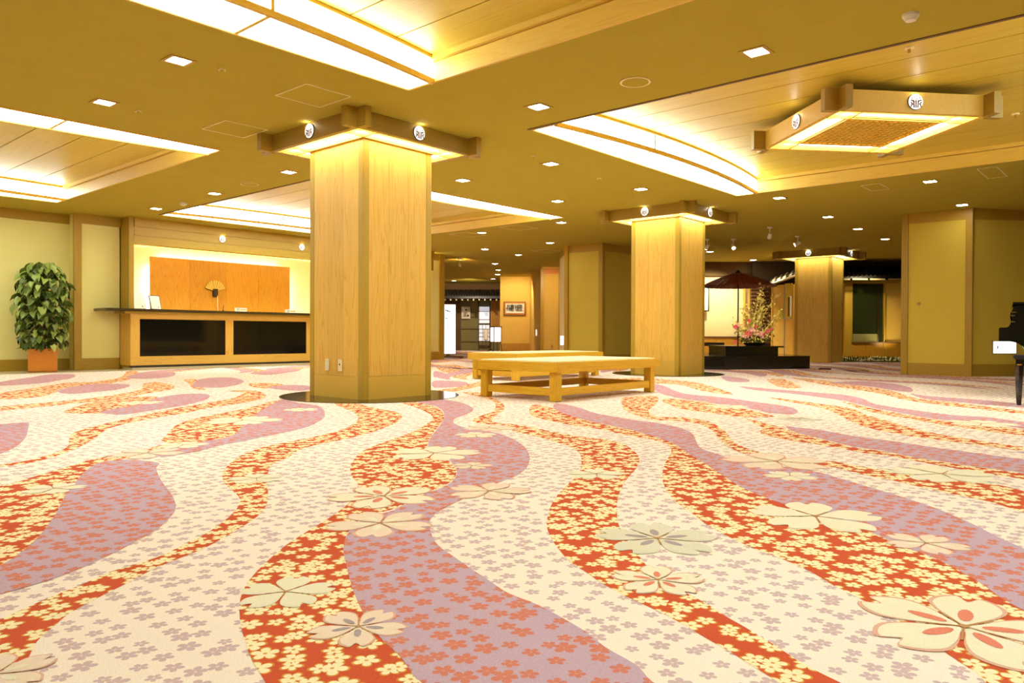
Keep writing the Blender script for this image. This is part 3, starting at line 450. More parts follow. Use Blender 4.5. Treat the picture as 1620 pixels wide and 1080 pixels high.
def lantern(name, label, cx, cy, half, z0, z1, col_half, bx='beamX', by='beamY', rot=0, hang=None, lattice=False, crestz=None, cat='ceiling light'):
    t = thing(name, label, cat, (cx, cy, z0))
    w_ = .055; e_ = half+.12; L = half
    for s in (-1, 1):
        B('beam', bx, t, (cx-e_, cx+e_, cy+s*L-(w_ if s > 0 else 0), cy+s*L+(0 if s > 0 else w_), z0, z1-.002), bevel=.003)
        B('beam', by, t, (cx+s*L-(w_ if s > 0 else 0), cx+s*L+(0 if s > 0 else w_), cy-e_, cy+e_, z0-.003, z1), bevel=.003)
    for s in (-1, 1):
        for q in (-1, 1):
            for r_ in (-1, 1):   # pale end blocks on the crossing beams
                pass
            B('corner_block', 'beamX', t, tuple(sorted((cx+s*(L-.01), cx+s*(L+.13))))+tuple(sorted((cy+q*(L-w_-.006), cy+q*(L+.006))))+(z0-.012, z1-.001))
            B('corner_block', 'beamY', t, tuple(sorted((cx+s*(L-w_-.006), cx+s*(L+.006))))+tuple(sorted((cy+q*(L-.01), cy+q*(L+.13))))+(z0-.014, z1-.001))
    i = L-w_; zi = z0+.015
    c = col_half
    # frame bars dividing the diffusers, tic-tac-toe fashion
    for s in (-1, 1):
        B('frame_bar', 'paleX', t, (cx-i, cx+i, cy+s*(c+.02)-.010, cy+s*(c+.02)+.010, zi-.012, zi+.03))
        B('frame_bar', 'pale', t, (cx+s*(c+.02)-.010, cx+s*(c+.02)+.010, cy-i, cy+i, zi-.014, zi+.03))
        B('frame_bar', 'paleX', t, (cx-i, cx+i, cy+s*(i-.06)-.005, cy+s*(i-.06)+.005, zi-.010, zi+.03))
        B('frame_bar', 'pale', t, (cx+s*(i-.06)-.005, cx+s*(i-.06)+.005, cy-i, cy+i, zi-.009, zi+.03))
    g = c+.034
    for s in (-1, 1):
        B('diffuser', 'cap_e', t, (cx-i, cx+i)+tuple(sorted((cy+s*g, cy+s*i)))+(zi+.018, zi+.022))
        B('diffuser', 'cap_e', t, tuple(sorted((cx+s*g, cx+s*i)))+(cy-g+.002, cy+g-.002, zi+.018, zi+.022))
    cz = (z0+z1)/2+.002
    for n in ((-1, 0, 0), (1, 0, 0), (0, -1, 0), (0, 1, 0)):
        crest_lamp(t, (cx+n[0]*L, cy+n[1]*L, cz), n)
    if lattice:
        B('backing', 'amber_e', t, (cx-g, cx+g, cy-g, cy+g, zi+.05, zi+.054))
        bm = bmesh.new(); n = 15
        for k in range(n+1):
            q = -g+2*g*k/n
            box(bm, cx+q-.007, cx+q+.007, cy-g, cy+g, zi-.002, zi+.018); box(bm, cx-g, cx+g, cy+q-.007, cy+q+.007, zi-.001, zi+.017)
        o = obj('lattice', bm, 'trim', t)
        bm = bmesh.new()
        for s in (-1, 1):
            for q in (-1, 1): box(bm, cx+s*.45-.02, cx+s*.45+.02, cy+q*.45-.02, cy+q*.45+.02, z1-.01, H+.203)
        box(bm, cx-i, cx+i, cy-i, cy+i, z1-.03, z1-.015)
        obj('hanger', bm, 'beamX', t)
    if rot: t.rotation_euler = (0, 0, rot)
    return t
def column(x0, x1, y0, y1, label, lab2, disc, flip, nb=3):
    cx, cy = (x0+x1)/2, (y0+y1)/2; zt = 2.555
    t = thing('column', label, 'column', (cx, cy, 0), 'square wood-clad columns')
    B('core', 'trim', t, (x0+.03, x1-.03, y0+.03, y1-.03, .01, H+.0))
    pw = .075
    for x in (x0, x1-pw):
        for y in (y0, y1-pw): B('corner_post', 'trim', t, (x, x+pw, y, y+pw, .004, zt), bevel=.002)
    def face(a0, a1, fixed, ax, s):
        n = nb; w_ = (a1-a0)/n
        for k in range(n):
            a, b = a0+k*w_+.0012, a0+(k+1)*w_-.0012; q = tuple(sorted((fixed, fixed+s*.03)))
            B('board', 'woodZ', t, *([(a, b)+q+(.232, zt-.004)] if ax == 'x' else [q+(a, b, .232, zt-.004)]))
        q = tuple(sorted((fixed, fixed+s*.03)))
        B('base_board', 'baseb', t, *([(a0+.001, a1-.001)+q+(.006, .230)] if ax == 'x' else [q+(a0+.001, a1-.001, .006, .230)]))
    face(x0+pw, x1-pw, y0+.003, 'x', 1); face(x0+pw, x1-pw, y1-.003, 'x', -1)
    face(y0+pw, y1-pw, x0+.003, 'y', 1); face(y0+pw, y1-pw, x1-.003, 'y', -1)
    lantern('lantern_frame', lab2, cx, cy, .75, 2.555, H, (x1-x0)/2)
    if disc:
        bm = bmesh.new(); cyl(bm, (cx, cy), .93, .0, .006, 64)
        obj('stone_disc', bm, 'black', t)
column(4.56, 5.46, 5.95, 6.85, 'square wood-clad column nearest the viewer, on a round black stone disc, with two outlets low on one face', 'square timber lantern frame round the top of the nearest column', True, 0)
column(10.86, 11.74, 5.99, 6.89, 'square wood-clad column behind the two low benches', 'square timber lantern frame round the top of the column behind the benches', True, 0)
column(18.67, 19.55, 6.22, 7.10, 'square wood-clad column farthest back, right of the flower arrangement', 'square timber lantern frame round the top of the farthest column', False, 0, 4)
for y, lab, d in ((6.53, 'narrow cream blank switch plate low on the nearest column', 0), (6.31, 'cream outlet plate with dark keyhole, low on the nearest column, right plate of two', 1)):
    t = thing('wall_outlet', lab, 'outlet', (4.56, y, .33))
    B('plate', 'offw', t, (4.549, 4.563, y-.032, y+.032, .275, .395), bevel=.003)
    B('switch' if not d else 'keyhole', 'white' if not d else 'ink', t, (4.545, 4.551, y-(.012 if not d else .006), y+(.012 if not d else .006), .29 if not d else .335, .38 if not d else .352))
lantern('hanging_lantern', 'square timber lantern with lattice centre hanging below the plank recess at right', 7.98, 2.33, .735, 2.66, 2.845, .44, rot=math.radians(48.5), lattice=True, bx='paleX', by='pale')  # paler beam wood: light from the coffer put into the beam colour
# ------------------------------------------------------------------ ceiling fittings
def downlight(x, y, label):
    t = thing('downlight', label, 'ceiling light', (x, y, H), 'recessed square downlights')
    bm = bmesh.new()
    for s in (-1, 1):
        box(bm, x+s*.084-.014, x+s*.084+.014, y-.098, y+.098, H-.006, H-.0005); box(bm, x-.070, x+.070, y+s*.084-.014, y+s*.084+.014, H-.006, H-.0005)
    obj('trim_ring', bm, 'trim', t)
    B('glow_plate', 'down_e', t, (x-.070, x+.070, y-.070, y+.070, H-.003, H-.001))
DL = [(2.64, 5.71, 'square downlight between the nearest light box and the plant, larger of the left pair'), (2.68, 7.25, 'square downlight left of the nearest ceiling hatch, nearest the left recess'),
 (5.32, 4.37, 'square downlight right of the nearest column, beside the corner of the nearest recess'), (5.33, 2.32, 'square downlight in the upper right of the photo, below the round smoke detector'),
 (5.38, 8.56, 'square downlight just left of the nearest column, below its lantern frame'), (5.49, 10.71, 'square downlight above the reception header, middle of a row of three'), (5.52, 12.76, 'square downlight above the left jamb of the reception opening'),
 (7.19, 7.22, 'square downlight just right of the nearest column below its lantern frame'), (7.19, 5.71, 'square downlight left of the bow-fronted right light box'),
 (9.26, 7.22, 'square downlight at the right tip of the light strip behind the nearest column'), (9.26, 5.72, 'square downlight left of the second column, under its lantern frame level'),
 (11.14, 10.63, 'small square downlight below the light strip behind the nearest column, left one'), (11.07, 8.54, 'small square downlight left of the second column, above the olive wall block'),
 (13.34, 10.61, 'small square downlight directly above the left edge of the olive wall block'), (13.33, 12.62, 'small square downlight over the passage entrance left of the olive block'), (14.83, 12.84, 'small square downlight a step deeper into the passage'),
 (11.19, 4.5, 'square downlight below the corner of the right light box'), (11.29, 2.49, 'square downlight below the hanging square lantern'), (13.63, 2.55, 'square downlight just above the right wall block corner'),
 (13.52, 4.57, 'square downlight left of the right wall block, nearest of three'), (15.4, 4.64, 'square downlight above the farthest column, second of three'), (17.37, 4.68, 'square downlight above the farthest column, third of three')]
for d in DL: downlight(*d)
def C_(px, py):
    dx = (px-810)/FPX; dz = -(py-540)/FPX; d = F_+R_*dx+U_*dz; k = (H-CAMH)/d.z
    return d.x*k, d.y*k
for i, (px, py) in enumerate([(1133, 350), (1192, 411), (1174, 421), (1123, 398)]):
    x, y = C_(px, py); downlight(round(x, 2), round(y, 2), ['square downlight right of the second column, beside its lantern frame', 'square downlight above the red umbrella, right one of two', 'square downlight above the red umbrella, left one of two', 'square downlight between the second column and the umbrella'][i])
for i, (px, py) in enumerate([(783, 417), (788, 427), (718, 444), (780, 441), (787, 434)]):
    x, y = C_(px, py); downlight(round(x, 2), round(y, 2), ['square downlight in the passage, nearest of its middle row', 'square downlight in the passage, second of its middle row', 'square downlight over the dark shop roof at the left of the passage', 'square downlight in the passage, farthest of its middle row', 'square downlight in the passage, third of its middle row'][i])
# downlights behind the viewer keep the near carpet lit like the rest
for i, (x, y) in enumerate([(-2.5, -2.5), (2.5, -2.5), (-2.5, 3), (-2.5, 8)]):
    downlight(x, y, 'square downlight out of the picture, behind or left of the viewer')
def disc_fit(name, label, cat, x, y, r, h, mat='offw', inner=None):
    t = thing(name, label, cat, (x, y, H)); bm = bmesh.new(); cyl(bm, (x, y), r*.92, H-h, H, 28, r); obj('cover', bm, mat, t)
    bm = bmesh.new(); cyl(bm, (x, y), r*.5, H-h*1.5, H-h, 20, r*.6); obj(inner or 'core', bm, 'ceil' if h < .02 else 'white', t); return t
t = thing('ceiling_speaker', 'round flush ceiling speaker between the two front recesses', 'speaker', (5.31, 3.34, H))
bm = bmesh.new(); cyl(bm, (5.31, 3.34), .125, H-.008, H, 36); obj('ring', bm, 'offw', t); bm = bmesh.new(); cyl(bm, (5.31, 3.34), .108, H-.010, H-.002, 36); obj('grille', bm, 'ceil', t)
x, y = C_(395, 291); t = thing('ceiling_speaker', 'round flush ceiling speaker left of the nearest column', 'speaker', (x, y, H))
bm = bmesh.new(); cyl(bm, (x, y), .125, H-.008, H, 36); obj('ring', bm, 'offw', t); bm = bmesh.new(); cyl(bm, (x, y), .112, H-.009, H-.002, 36); obj('grille', bm, 'ceil', t)
t = thing('smoke_detector', 'white domed smoke detector on the ceiling at the upper right', 'smoke detector', (5.35, 1.3, H))
bm = bmesh.new(); cyl(bm, (5.35, 1.3), .05, H-.018, H, 28, .052); obj('base', bm, 'white', t)
bm = bmesh.new(); cyl(bm, (5.35, 1.3), .03, H-.045, H-.018, 28, .048); obj('head', bm, 'white', t, smooth=False)
bm = bmesh.new(); cyl(bm, (5.35, 1.3), .0335, H-.040, H-.032, 28); obj('slot', bm, 'ink', t)
x, y = C_(290, 321); disc_fit('smoke_detector', 'small round smoke detector above the reception header', 'smoke detector', x, y, .055, .03, 'white')
for px, py, lab in ((351, 109, 'left of the nearest ceiling hatch'), (219, 175, 'left of the farther ceiling hatch'), (844, 247, 'above the benches'), (948, 282, 'left of the second column lantern'), (1000, 355, 'above the olive wall block'), (1122, 328, 'right of the second column lantern')):
    x, y = C_(px, py); disc_fit('sprinkler', 'small round sprinkler head on the ceiling '+lab, 'sprinkler', x, y, .03, .012, 'offw')
for x, y, lab in ((6.35, 3.4, 'near the left end of the plank recess at right'), (6.55, 1.6, 'above the hanging lantern, left side'), (9.6, 3.1, 'below the hanging lantern'), (9.2, 1.25, 'right of the hanging lantern')):
    t = thing('sprinkler', 'small sprinkler on the planks '+lab, 'sprinkler', (x, y, H+.2)); bm = bmesh.new(); cyl(bm, (x, y), .035, H+.192, H+.205, 20); obj('plate', bm, 'offw', t); bm = bmesh.new(); cyl(bm, (x, y), .012, H+.165, H+.192, 12); obj('nozzle', bm, 'brass', t)
def hatch(x0, x1, y0, y1, lab):
    t = thing('ceiling_hatch', lab, 'access hatch', ((x0+x1)/2, (y0+y1)/2, H)); bm = bmesh.new(); w_ = .011
    for a, b, c, d in ((x0, x1, y0, y0+w_), (x0, x1, y1-w_, y1), (x0, x0+w_, y0+w_, y1-w_), (x1-w_, x1, y0+w_, y1-w_)): box(bm, a, b, c, d, H-.004, H)
    obj('frame', bm, 'offw', t); B('panel', 'ceil', t, (x0+w_, x1-w_, y0+w_, y1-w_, H-.002, H+.001))
hatch(3.57, 4.03, 5.42, 5.90, 'square ceiling hatch with pale frame, nearest the top of the photo'); hatch(3.67, 4.13, 6.95, 7.43, 'square ceiling hatch with pale frame, left of the nearest column lantern')
for px, py, a, b, lab in ((1385, 296, .5, .25, 'faint rectangular ceiling hatch below the right plank recess'), (1570, 273, .75, .22, 'faint rectangular ceiling hatch at the right edge'), (740, 371, .6, .5, 'faint ceiling hatch below the light strip, left one'), (820, 360, .6, .5, 'faint ceiling hatch below the light strip, right one'), (865, 397, .6, .5, 'faint ceiling hatch by the passage')):
    x, y = C_(px, py); hatch(x-a/2, x+a/2, y-b/2, y+b/2, lab)
def spot(px, py, lab, aim, lit=True, D=None):
    x, y = C_(px, py); t = thing('spotlight', lab, 'spotlight', (x, y, H))
    bm = bmesh.new(); cyl(bm, (x, y), .05, H-.025, H, 20); obj('base', bm, 'white', t)
    bm = bmesh.new(); tube(bm, [(x, y, H-.02), (x, y, H-.14)], .01); obj('stem', bm, 'white', t)
    a = Vector(aim).normalized(); c = Vector((x, y, H-.16)); bm = bmesh.new(); tube(bm, [c-a*.06, c+a*.06], .03, .042, 14); obj('head', bm, 'white', t)
    bm = bmesh.new(); tube(bm, [c+a*.058, c+a*.066], .036, .036, 14); obj('bulb', bm, 'spot_e' if lit else 'white', t)
    return c
spot(1160, 378, 'bright ceiling spotlight left of the farthest column, shining towards the viewer', (-.5, -.4, -.6))
spot(1218, 359, 'white twin-arm ceiling spotlight above the umbrella, unlit', (.5, .4, -.6), False)
spot(1262, 373, 'small tilted ceiling spotlight above the farthest lantern frame', (-.3, .6, -.3))
spot(1119, 378, 'small spotlight at the right edge of the second column', (.3, .5, -.6))
c_spot = spot(727, 409, 'small spotlight on the passage ceiling at left', (.7, .5, -.4))
def light_spot(loc, aim, power, ang, col=(1, .8, .52), blend=.6, size=.05):
    l = bpy.data.lights.new('lamp', 'SPOT'); l.energy = power; l.spot_size = math.radians(ang); l.spot_blend = blend; l.color = col; l.shadow_soft_size = size
    o = bpy.data.objects.new('lamp', l); COL.objects.link(o); o.location = loc
    o.rotation_euler = (Vector(aim)).to_track_quat('-Z', 'Y').to_euler(); return o
# ------------------------------------------------------------------ left wall, reception
YL, YR = 14.65, 14.35
wl = B('wall_left', 'wall', None, (-7.5, 4.83, YL, YL+.15, 0, H)); wl['kind'] = 'structure'
B('top_board', 'trimX', wl, (-7.5, 4.83, YL-.02, YL, 2.56, H-.001)); B('base_board', 'trimX', wl, (-7.5, 4.83, YL-.02, YL, 0, .20))
bm = bmesh.new(); box(bm, 4.83, 5.70, YR, YR+.45, 0, H); wr = obj('wall_reception', bm, 'wall'); wr['kind'] = 'structure'
B('post', 'trim', wr, (4.80, 4.92, YR-.03, YR+.02, 0, H-.001)); B('top_board', 'trimX', wr, (4.92, 5.62, YR-.02, YR, 2.56, H-.001)); B('base_board', 'trimX', wr, (4.92, 5.55, YR-.02, YR, 0, .205))
fs = B('trim_5', 'marble', None, (-7.5, 12.9, 13.62, YL, 0, .004)); fs['kind'] = 'structure'
YH = 13.98
hd = thing('reception_header', 'long timber header with round crest lamps over the reception opening', 'beam', (7.4, YH, 2.24))
B('beam', 'trimX', hd, (5.662, 12.9, YH, YH+.12, 2.25, H-.001))
B('upper_moulding', 'trimX', hd, (5.662, 12.9, YH-.02, YH, 2.56, H-.002)); B('lower_moulding', 'trimX', hd, (5.662, 12.9, YH-.012, YH, 2.40, 2.42))
for x, y, z in ((7.32, YH, 2.49), (9.10, YH, 2.49), (10.9, YH, 2.49)): crest_lamp(hd, (x, y, z), (0, -1, 0), .062)
B('jamb', 'trim', None, (5.575, 5.66, YH, YR+.01, 0, H-.001)); bpy.context.scene.objects['jamb'].name = 'trim_6'; bpy.data.objects['trim_6']['kind'] = 'structure'
lv = thing('header_louvre', 'lit louvre strip running under the reception header', 'ceiling light', (8, YH+.35, 2.25))
B('diffuser', 'strip_e', lv, (5.75, 12.8, YH+.18, YH+.42, 2.30, 2.31))
bm = bmesh.new()
for k in range(90): box(bm, 5.7+k*.08, 5.712+k*.08, YH+.13, YH+.46, 2.25, 2.28)
box(bm, 5.66, 12.85, YH+.125, YH+.14, 2.245, 2.285); box(bm, 5.66, 12.85, YH+.45, YH+.465, 2.245, 2.285)
o = obj('louvre', bm, 'pale', lv); o['kind'] = 'stuff'
YB = 15.9
bm = bmesh.new(); box(bm, 5.66, 12.9, YB, YB+.15, 0, H); wb = obj('wall_back', bm, 'cream2'); wb['kind'] = 'structure'
W('wall_recess', 'cream2', None, ((5.62, YR), (5.62, YB), .06, 0, H))['kind'] = 'structure'
W('wall_recess_right', 'cream', None, ((12.85, YR), (12.85, YB), .06, 0, H))['kind'] = 'structure'
pn = thing('wood_panel', 'orange plywood feature panel standing off the bright wall behind the reception counter', 'wall panel', (8.3, YB-.14, 1.0))
B('batten', 'dark', pn, (6.9, 9.7, YB-.13, YB, 1.5, 1.56))
xs_ = [6.69, 7.52, 8.33, 9.10, 9.92]
for a, b in zip(xs_, xs_[1:]): B('panel_board', 'orange', pn, (a+.002, b-.002, YB-.17, YB-.13, .7, 2.22))
B('back_light', 'strip_e', pn, (6.9, 9.7, YB-.10, YB-.06, 2.10, 2.12), (6.76, 6.78, YB-.10, YB-.06, 1.0, 2.0), (9.83, 9.85, YB-.10, YB-.06, 1.0, 2.0))
# fan ornament
fx, fz = 8.06, 1.60; fn = thing('fan_ornament', 'gold folding fan in a dark holder hung on the orange panel', 'ornament', (fx, YB-.2, 1.5))
for k in range(10):
    a = math.radians(22+136*k/9); bm = bmesh.new(); r0, r1 = .05, .235; d = math.radians(6.2)
    pts = [(fx+r*math.cos(q), fz-.03+r*math.sin(q)) for r, q in ((r0, a-d), (r1, a-d), (r1, a+d), (r0, a+d))]
    lo = [bm.verts.new((x, YB-.20-.004*(k % 2), z)) for x, z in pts]; hi = [bm.verts.new((x, YB-.206-.004*(k % 2), z)) for x, z in pts]
    bm.faces.new(lo); bm.faces.new(hi[::-1])
    for i in range(4): bm.faces.new((lo[i], hi[i], hi[(i+1) % 4], lo[(i+1) % 4]))
    obj('fan_blade', bm, 'gold', fn)
B('holder', 'dark', fn, (fx-.05, fx+.05, YB-.235, YB-.170, fz-.15, fz+.02), bevel=.006)
bm = bmesh.new(); tube(bm, [(fx+.03, YB-.24, fz-.12), (fx+.045, YB-.24, 1.12)], .006); obj('cord', bm, 'white', fn)
# counter
cy0 = 13.88
ct = thing('reception_counter', 'reception counter with dark stone top and black glass panels in a timber front', 'counter', (8.5, cy0, 0))
B('plinth', 'marble', ct, (5.55, 12.4, cy0-.09, cy0+.3, .004, .035)); B('kick', 'dark', ct, (5.58, 12.4, cy0+.0, cy0+.4, .035, .075))
zc = 1.075
B('countertop', 'stone', ct, (5.12, 12.4, cy0-.12, cy0+.5, zc-.035, zc+.01), bevel=.012); B('under_board', 'trimX', ct, (5.45, 12.38, cy0-.05, cy0+.4, zc-.075, zc-.035))
B('front_frame', 'woodX', ct, (5.56, 12.4, cy0-.0, cy0+.05, .075, .235), (5.56, 12.4, cy0, cy0+.05, .905, zc-.075))
ps = [(5.56, 5.72), (7.34, 7.50), (9.16, 9.30), (10.95, 11.1), (12.3, 12.4)]
for a, b in ps: B('front_stile', 'woodZ', ct, (a, b, cy0-.001, cy0+.05, .235, .905))
for (a, b), (c_, d) in zip(ps, ps[1:]): B('glass_panel', 'glass', ct, (b, c_, cy0+.018, cy0+.03, .235, .905))
B('side', 'woodZ', ct, (5.56, 5.60, cy0+.05, cy0+.45, .075, zc-.075)); B('back_board', 'woodX', ct, (5.6, 12.4, cy0+.03, cy0+.05, .075, .95))
# things on the counter
def framed(x, y, wd, h, lab, fr, tilt=.28, rot=.25):
    t = thing('certificate_stand', lab, 'framed document', (x, y, zc+.013))
    for nm_, mt, (a, b, c_, d, e_, f_) in (('frame', fr, (-wd/2, wd/2, 0, .012, 0, h)), ('sheet', 'paper', (-wd/2+.012, wd/2-.012, -.002, .0, .012, h-.012)), ('prop', fr, (-.01, .01, .0, .09, 0, .012)), ('writing', 'ink', (0, 0, 0, 0, 0, 0))):
        bm = bmesh.new()
        if nm_ == 'writing':
            for k in range(6): box(bm, -wd*.30, wd*(.30 if k % 3 else .1), -.003, -.0021, h*.82-k*h*.11, h*.82-k*h*.11+.002)
            box(bm, wd*.16, wd*.26, -.003, -.0021, h*.12, h*.22)
        else: box(bm, a, b, c_, d, e_, f_)
        me = bpy.data.meshes.new(nm_); bmesh.ops.recalc_face_normals(bm, faces=bm.faces); bm.to_mesh(me); bm.free(); me.materials.append(M['grey' if nm_ == 'writing' else mt]); o = bpy.data.objects.new(nm_, me); COL.objects.link(o); o.parent = t
        if nm_ != 'prop': o.rotation_euler = (-tilt, 0, 0)
    t.rotation_euler = (0, 0, rot)
framed(5.83, 14.12, .24, .30, 'white-framed certificate on the counter, left of the pair', 'white'); framed(6.12, 14.12, .22, .27, 'dark-framed certificate on the counter, right of the pair', 'dark')
def deskcard(px, y, lab):
    d = at(px, 1.0); x = d.x/d.y*y; t = thing('desk_sign', lab, 'sign', (x, y, zc+.01))
    B('card', 'paper', t, (x-.13, x+.13, y-.005, y+.005, zc+.01, zc+.09)); B('foot', 'acrylic', t, (x-.13, x+.13, y-.03, y+.03, zc+.01, zc+.016))
    B('mark', 'ink', t, (x-.085, x-.04, y-.0065, y-.005, zc+.03, zc+.07)); B('mark_centre', 'paper', t, (x-.077, x-.048, y-.0075, y-.0065, zc+.037, zc+.063)); B('band', 'gold', t, (x-.02, x+.11, y-.0065, y-.005, zc+.04, zc+.062))
deskcard(381, 14.05, 'pale desk card in front of the orange panel, left of the two'); deskcard(460, 14.05, 'pale desk card at the right end of the orange panel')
d = at(353, 1.0); x = d.x/d.y*14.1; t = thing('pen_stand', 'small dark pen stand on the counter below the fan', 'pen stand', (x, 14.1, zc+.01)); bm = bmesh.new(); cyl(bm, (x, 14.1), .02, zc+.01, zc+.04, 16, .014); obj('cup', bm, 'dark', t); bm = bmesh.new(); tube(bm, [(x, 14.1, zc+.03), (x+.012, 14.1, zc+.13)], .005); obj('pen', bm, 'ink', t)
# wall right of the reception, seen past the nearest column
we = B('wall_passage', 'wall', None, (12.9, 13.55, 14.30, 16.5, 0, H)); we['kind'] = 'structure'
B('post', 'trim', we, (13.38, 13.56, 14.27, 14.45, 0, H-.001)); B('top_board', 'trimX', we, (12.9, 13.38, 14.28, 14.3, 2.55, H-.001)); B('base_board', 'trimX', we, (12.9, 13.38, 14.28, 14.3, 0, .2))
# ------------------------------------------------------------------ potted plant
px_, py_ = 4.25, 14.10; pl = thing('potted_plant', 'tall bushy potted plant in an orange wooden box against the left wall', 'plant', (px_, py_, 0))
bm = bmesh.new(); h_ = .205
box(bm, px_-h_, px_+h_, py_-h_, py_-h_+.02, .006, .39); box(bm, px_-h_, px_+h_, py_+h_-.02, py_+h_, .006, .39); box(bm, px_-h_, px_-h_+.02, py_-h_+.02, py_+h_-.02, .006, .39); box(bm, px_+h_-.02, px_+h_, py_-h_+.02, py_+h_-.02, .006, .39); box(bm, px_-h_, px_+h_, py_-h_, py_+h_, .006, .03)
po = obj('planter', bm, 'orangeX', pl); B('soil', 'dark', po, (px_-h_+.02, px_+h_-.02, py_-h_+.02, py_+h_-.02, .3, .35))
bm = bmesh.new(); tube(bm, [(px_, py_, .3), (px_, py_, 1.72)], .05, .035, 10); obj('moss_pole', bm, 'mid', pl)
def leaf_mesh(name='leaf', L=.15):
    bm = bmesh.new(); prof = [(0, .0), (.12, .34), (.35, .42), (.65, .28), (1, 0)]
    mid = [bm.verts.new((x*L, 0, (-.10*x*x+.02)*L*3)) for x, y in prof]
    up = [bm.verts.new((x*L-(.1*L if i == 1 else 0), y*L, (-.10*x*x+.10)*L*3)) for i, (x, y) in enumerate(prof) if 0 < i < 4]
    dn = [bm.verts.new((x*L-(.1*L if i == 1 else 0), -y*L, (-.10*x*x+.10)*L*3)) for i, (x, y) in enumerate(prof) if 0 < i < 4]
    for sd, fl_ in ((up, 0), (dn, 1)):
        a = [mid[0]]+sd+[mid[4]]
        for i in range(4):
            vs = [mid[i], mid[i+1], a[i+1], a[i]]; vs = [v for j, v in enumerate(vs) if v not in vs[:j]]
            bm.faces.new(vs if not fl_ else vs[::-1])
    for f in bm.faces: f.smooth = True
    me = bpy.data.meshes.new(name); bm.to_mesh(me); bm.free(); me.materials.append(M['leaf']); return me
lm = leaf_mesh('leaf', .125); rp = random.Random(5)
def env(z):                                     # radius of the crown against height
    u = (z-.42)/1.36
    return (.35*(1-.25*abs(u-.55)) if u < .8 else .35*(.92-(u-.8)*2.6))
for k in range(285):
    z = .44+1.36*(k+.5)/285; a = rp.uniform(0, 2*PI) if k % 3 else rp.uniform(PI, 2*PI)+YAW-.7; r = env(z)*rp.uniform(.72, 1.05)
    o = bpy.data.objects.new('leaf', lm); COL.objects.link(o); o.parent = pl; o.location = (r*math.cos(a), max(min(r*math.sin(a), .42), -.45), z)
    s = rp.uniform(.75, 1.25)*(1.1 if z > .9 else .85); o.scale = (s, s, s); o.rotation_euler = (rp.uniform(-.5, .5), rp.uniform(.2, 1.25), a+rp.uniform(-.7, .7))
bm = bmesh.new()
for k in range(900):
    z = rp.uniform(.40, 1.74); a = rp.uniform(0, 2*PI); r = max(env(z), .05)*rp.uniform(.25, .95); c = Vector((px_+r*math.cos(a), py_+min(r*math.sin(a), .44), z)); L = rp.uniform(.06, .12)
    R = Matrix.Rotation(a+rp.uniform(-1, 1), 3, 'Z') @ Matrix.Rotation(rp.uniform(.2, 1.4), 3, 'Y') @ Matrix.Rotation(rp.uniform(-.6, .6), 3, 'X')
    vs = [bm.verts.new(c+R @ Vector(q)*L) for q in ((0, 0, 0), (.4, .38, .1), (1, 0, 0), (.4, -.38, .1))]; bm.faces.new(vs)
me = bpy.data.meshes.new('inner_foliage'); bmesh.ops.translate(bm, verts=bm.verts, vec=-pl.location); bm.to_mesh(me); bm.free()
pl.rotation_euler = (0, 0, -.29)
M['leaf2'] = plain('inner_leaf', (92, 106, 30), .5, .3, var=.3, sc=9); me.materials.append(M['leaf2']); o = bpy.data.objects.new('inner_foliage', me); COL.objects.link(o); o.parent = pl; o['kind'] = 'stuff'
# ------------------------------------------------------------------ benches
def bench(x0, x1, y0, y1, lab):
    t = thing('bench', lab, 'bench', ((x0+x1)/2, (y0+y1)/2, 0), 'low timber benches'); z1 = .383; q = .05
    for a, b in ((y0, y0+.045), (y1-.045, y1)): B('apron', 'bench', t, (x0, x1, a, b, z1-.095, z1), bevel=.004)
    for a, b in ((x0, x0+.045), (x1-.045, x1)): B('apron', 'benchY', t, (a, b, y0+.045, y1-.045, z1-.095, z1-.0005))
    n = 4; w_ = (x1-x0-.09)/n
    B('seat_board', 'bench', t, (x0+.045, x1-.045, y0+.045, y1-.045, z1-.03, z1-.010))
    for k in range(n): B('seat_pad', 'seatpad', t, (x0+.047+k*w_, x0+.043+(k+1)*w_, y0+.047, y1-.047, z1-.010, z1+.010), bevel=.008)
    lx = (x0+q, x1-q-.09); ly = (y0+q, y1-q-.09)
    for a in lx:
        for b in ly: B('leg', 'benchZ', t, (a, a+.09, b, b+.09, .004, z1-.095), bevel=.004)
    for b in ly: B('stretcher', 'bench', t, (lx[0]+.09, lx[1], b+.02, b+.065, .055, .13))
    for a in lx: B('stretcher', 'benchY', t, (a+.02, a+.065, ly[0]+.09, ly[1], .055, .13))
M['seatpad'] = plain('woven_seat', (252, 236, 176), .6, .4)
bench(5.69, 7.62, 4.43, 5.54, 'low timber bench with pale padded top, nearest, at the centre'); bench(7.90, 10.02, 6.87, 7.82, 'low timber bench with pale padded top, behind the nearest bench')
# ------------------------------------------------------------------ olive wall block in the middle, right wall block
def clad(name, path, mat, posts, z=H, base=.2, top=.17, skip_base=(), th=.1, side=1):
    bm = bmesh.new()
    for a, b in zip(path, path[1:]): wallbox(bm, a, b, th, 0, z, side)
    w_ = obj(name, bm, mat); w_['kind'] = 'structure'
    for a, b in zip(path, path[1:]):
        W('base_board', 'trimX', w_, (a, b, .015, 0, base, -side)); W('top_board', 'trimX', w_, (a, b, .015, z-top, z-.001, -side))
    for p in posts:
        B('post', 'trim', w_, (p[0]-.05, p[0]+.05, p[1]-.05, p[1]+.05, 0, z-.002))
    return w_
mb = [(14.99, 11.58), (14.08, 10.68), (14.10, 9.72), (18.5, 9.66)]
clad('wall_middle', mb, 'wall_dark', [(14.08, 10.68), (14.10, 9.72)], side=1)
W('trim_7', 'cream', None, (mb[0], mb[1], .02, .2, 2.55, -1))['kind'] = 'structure'  # cream facing: the brighter light on this narrow side put into its colour
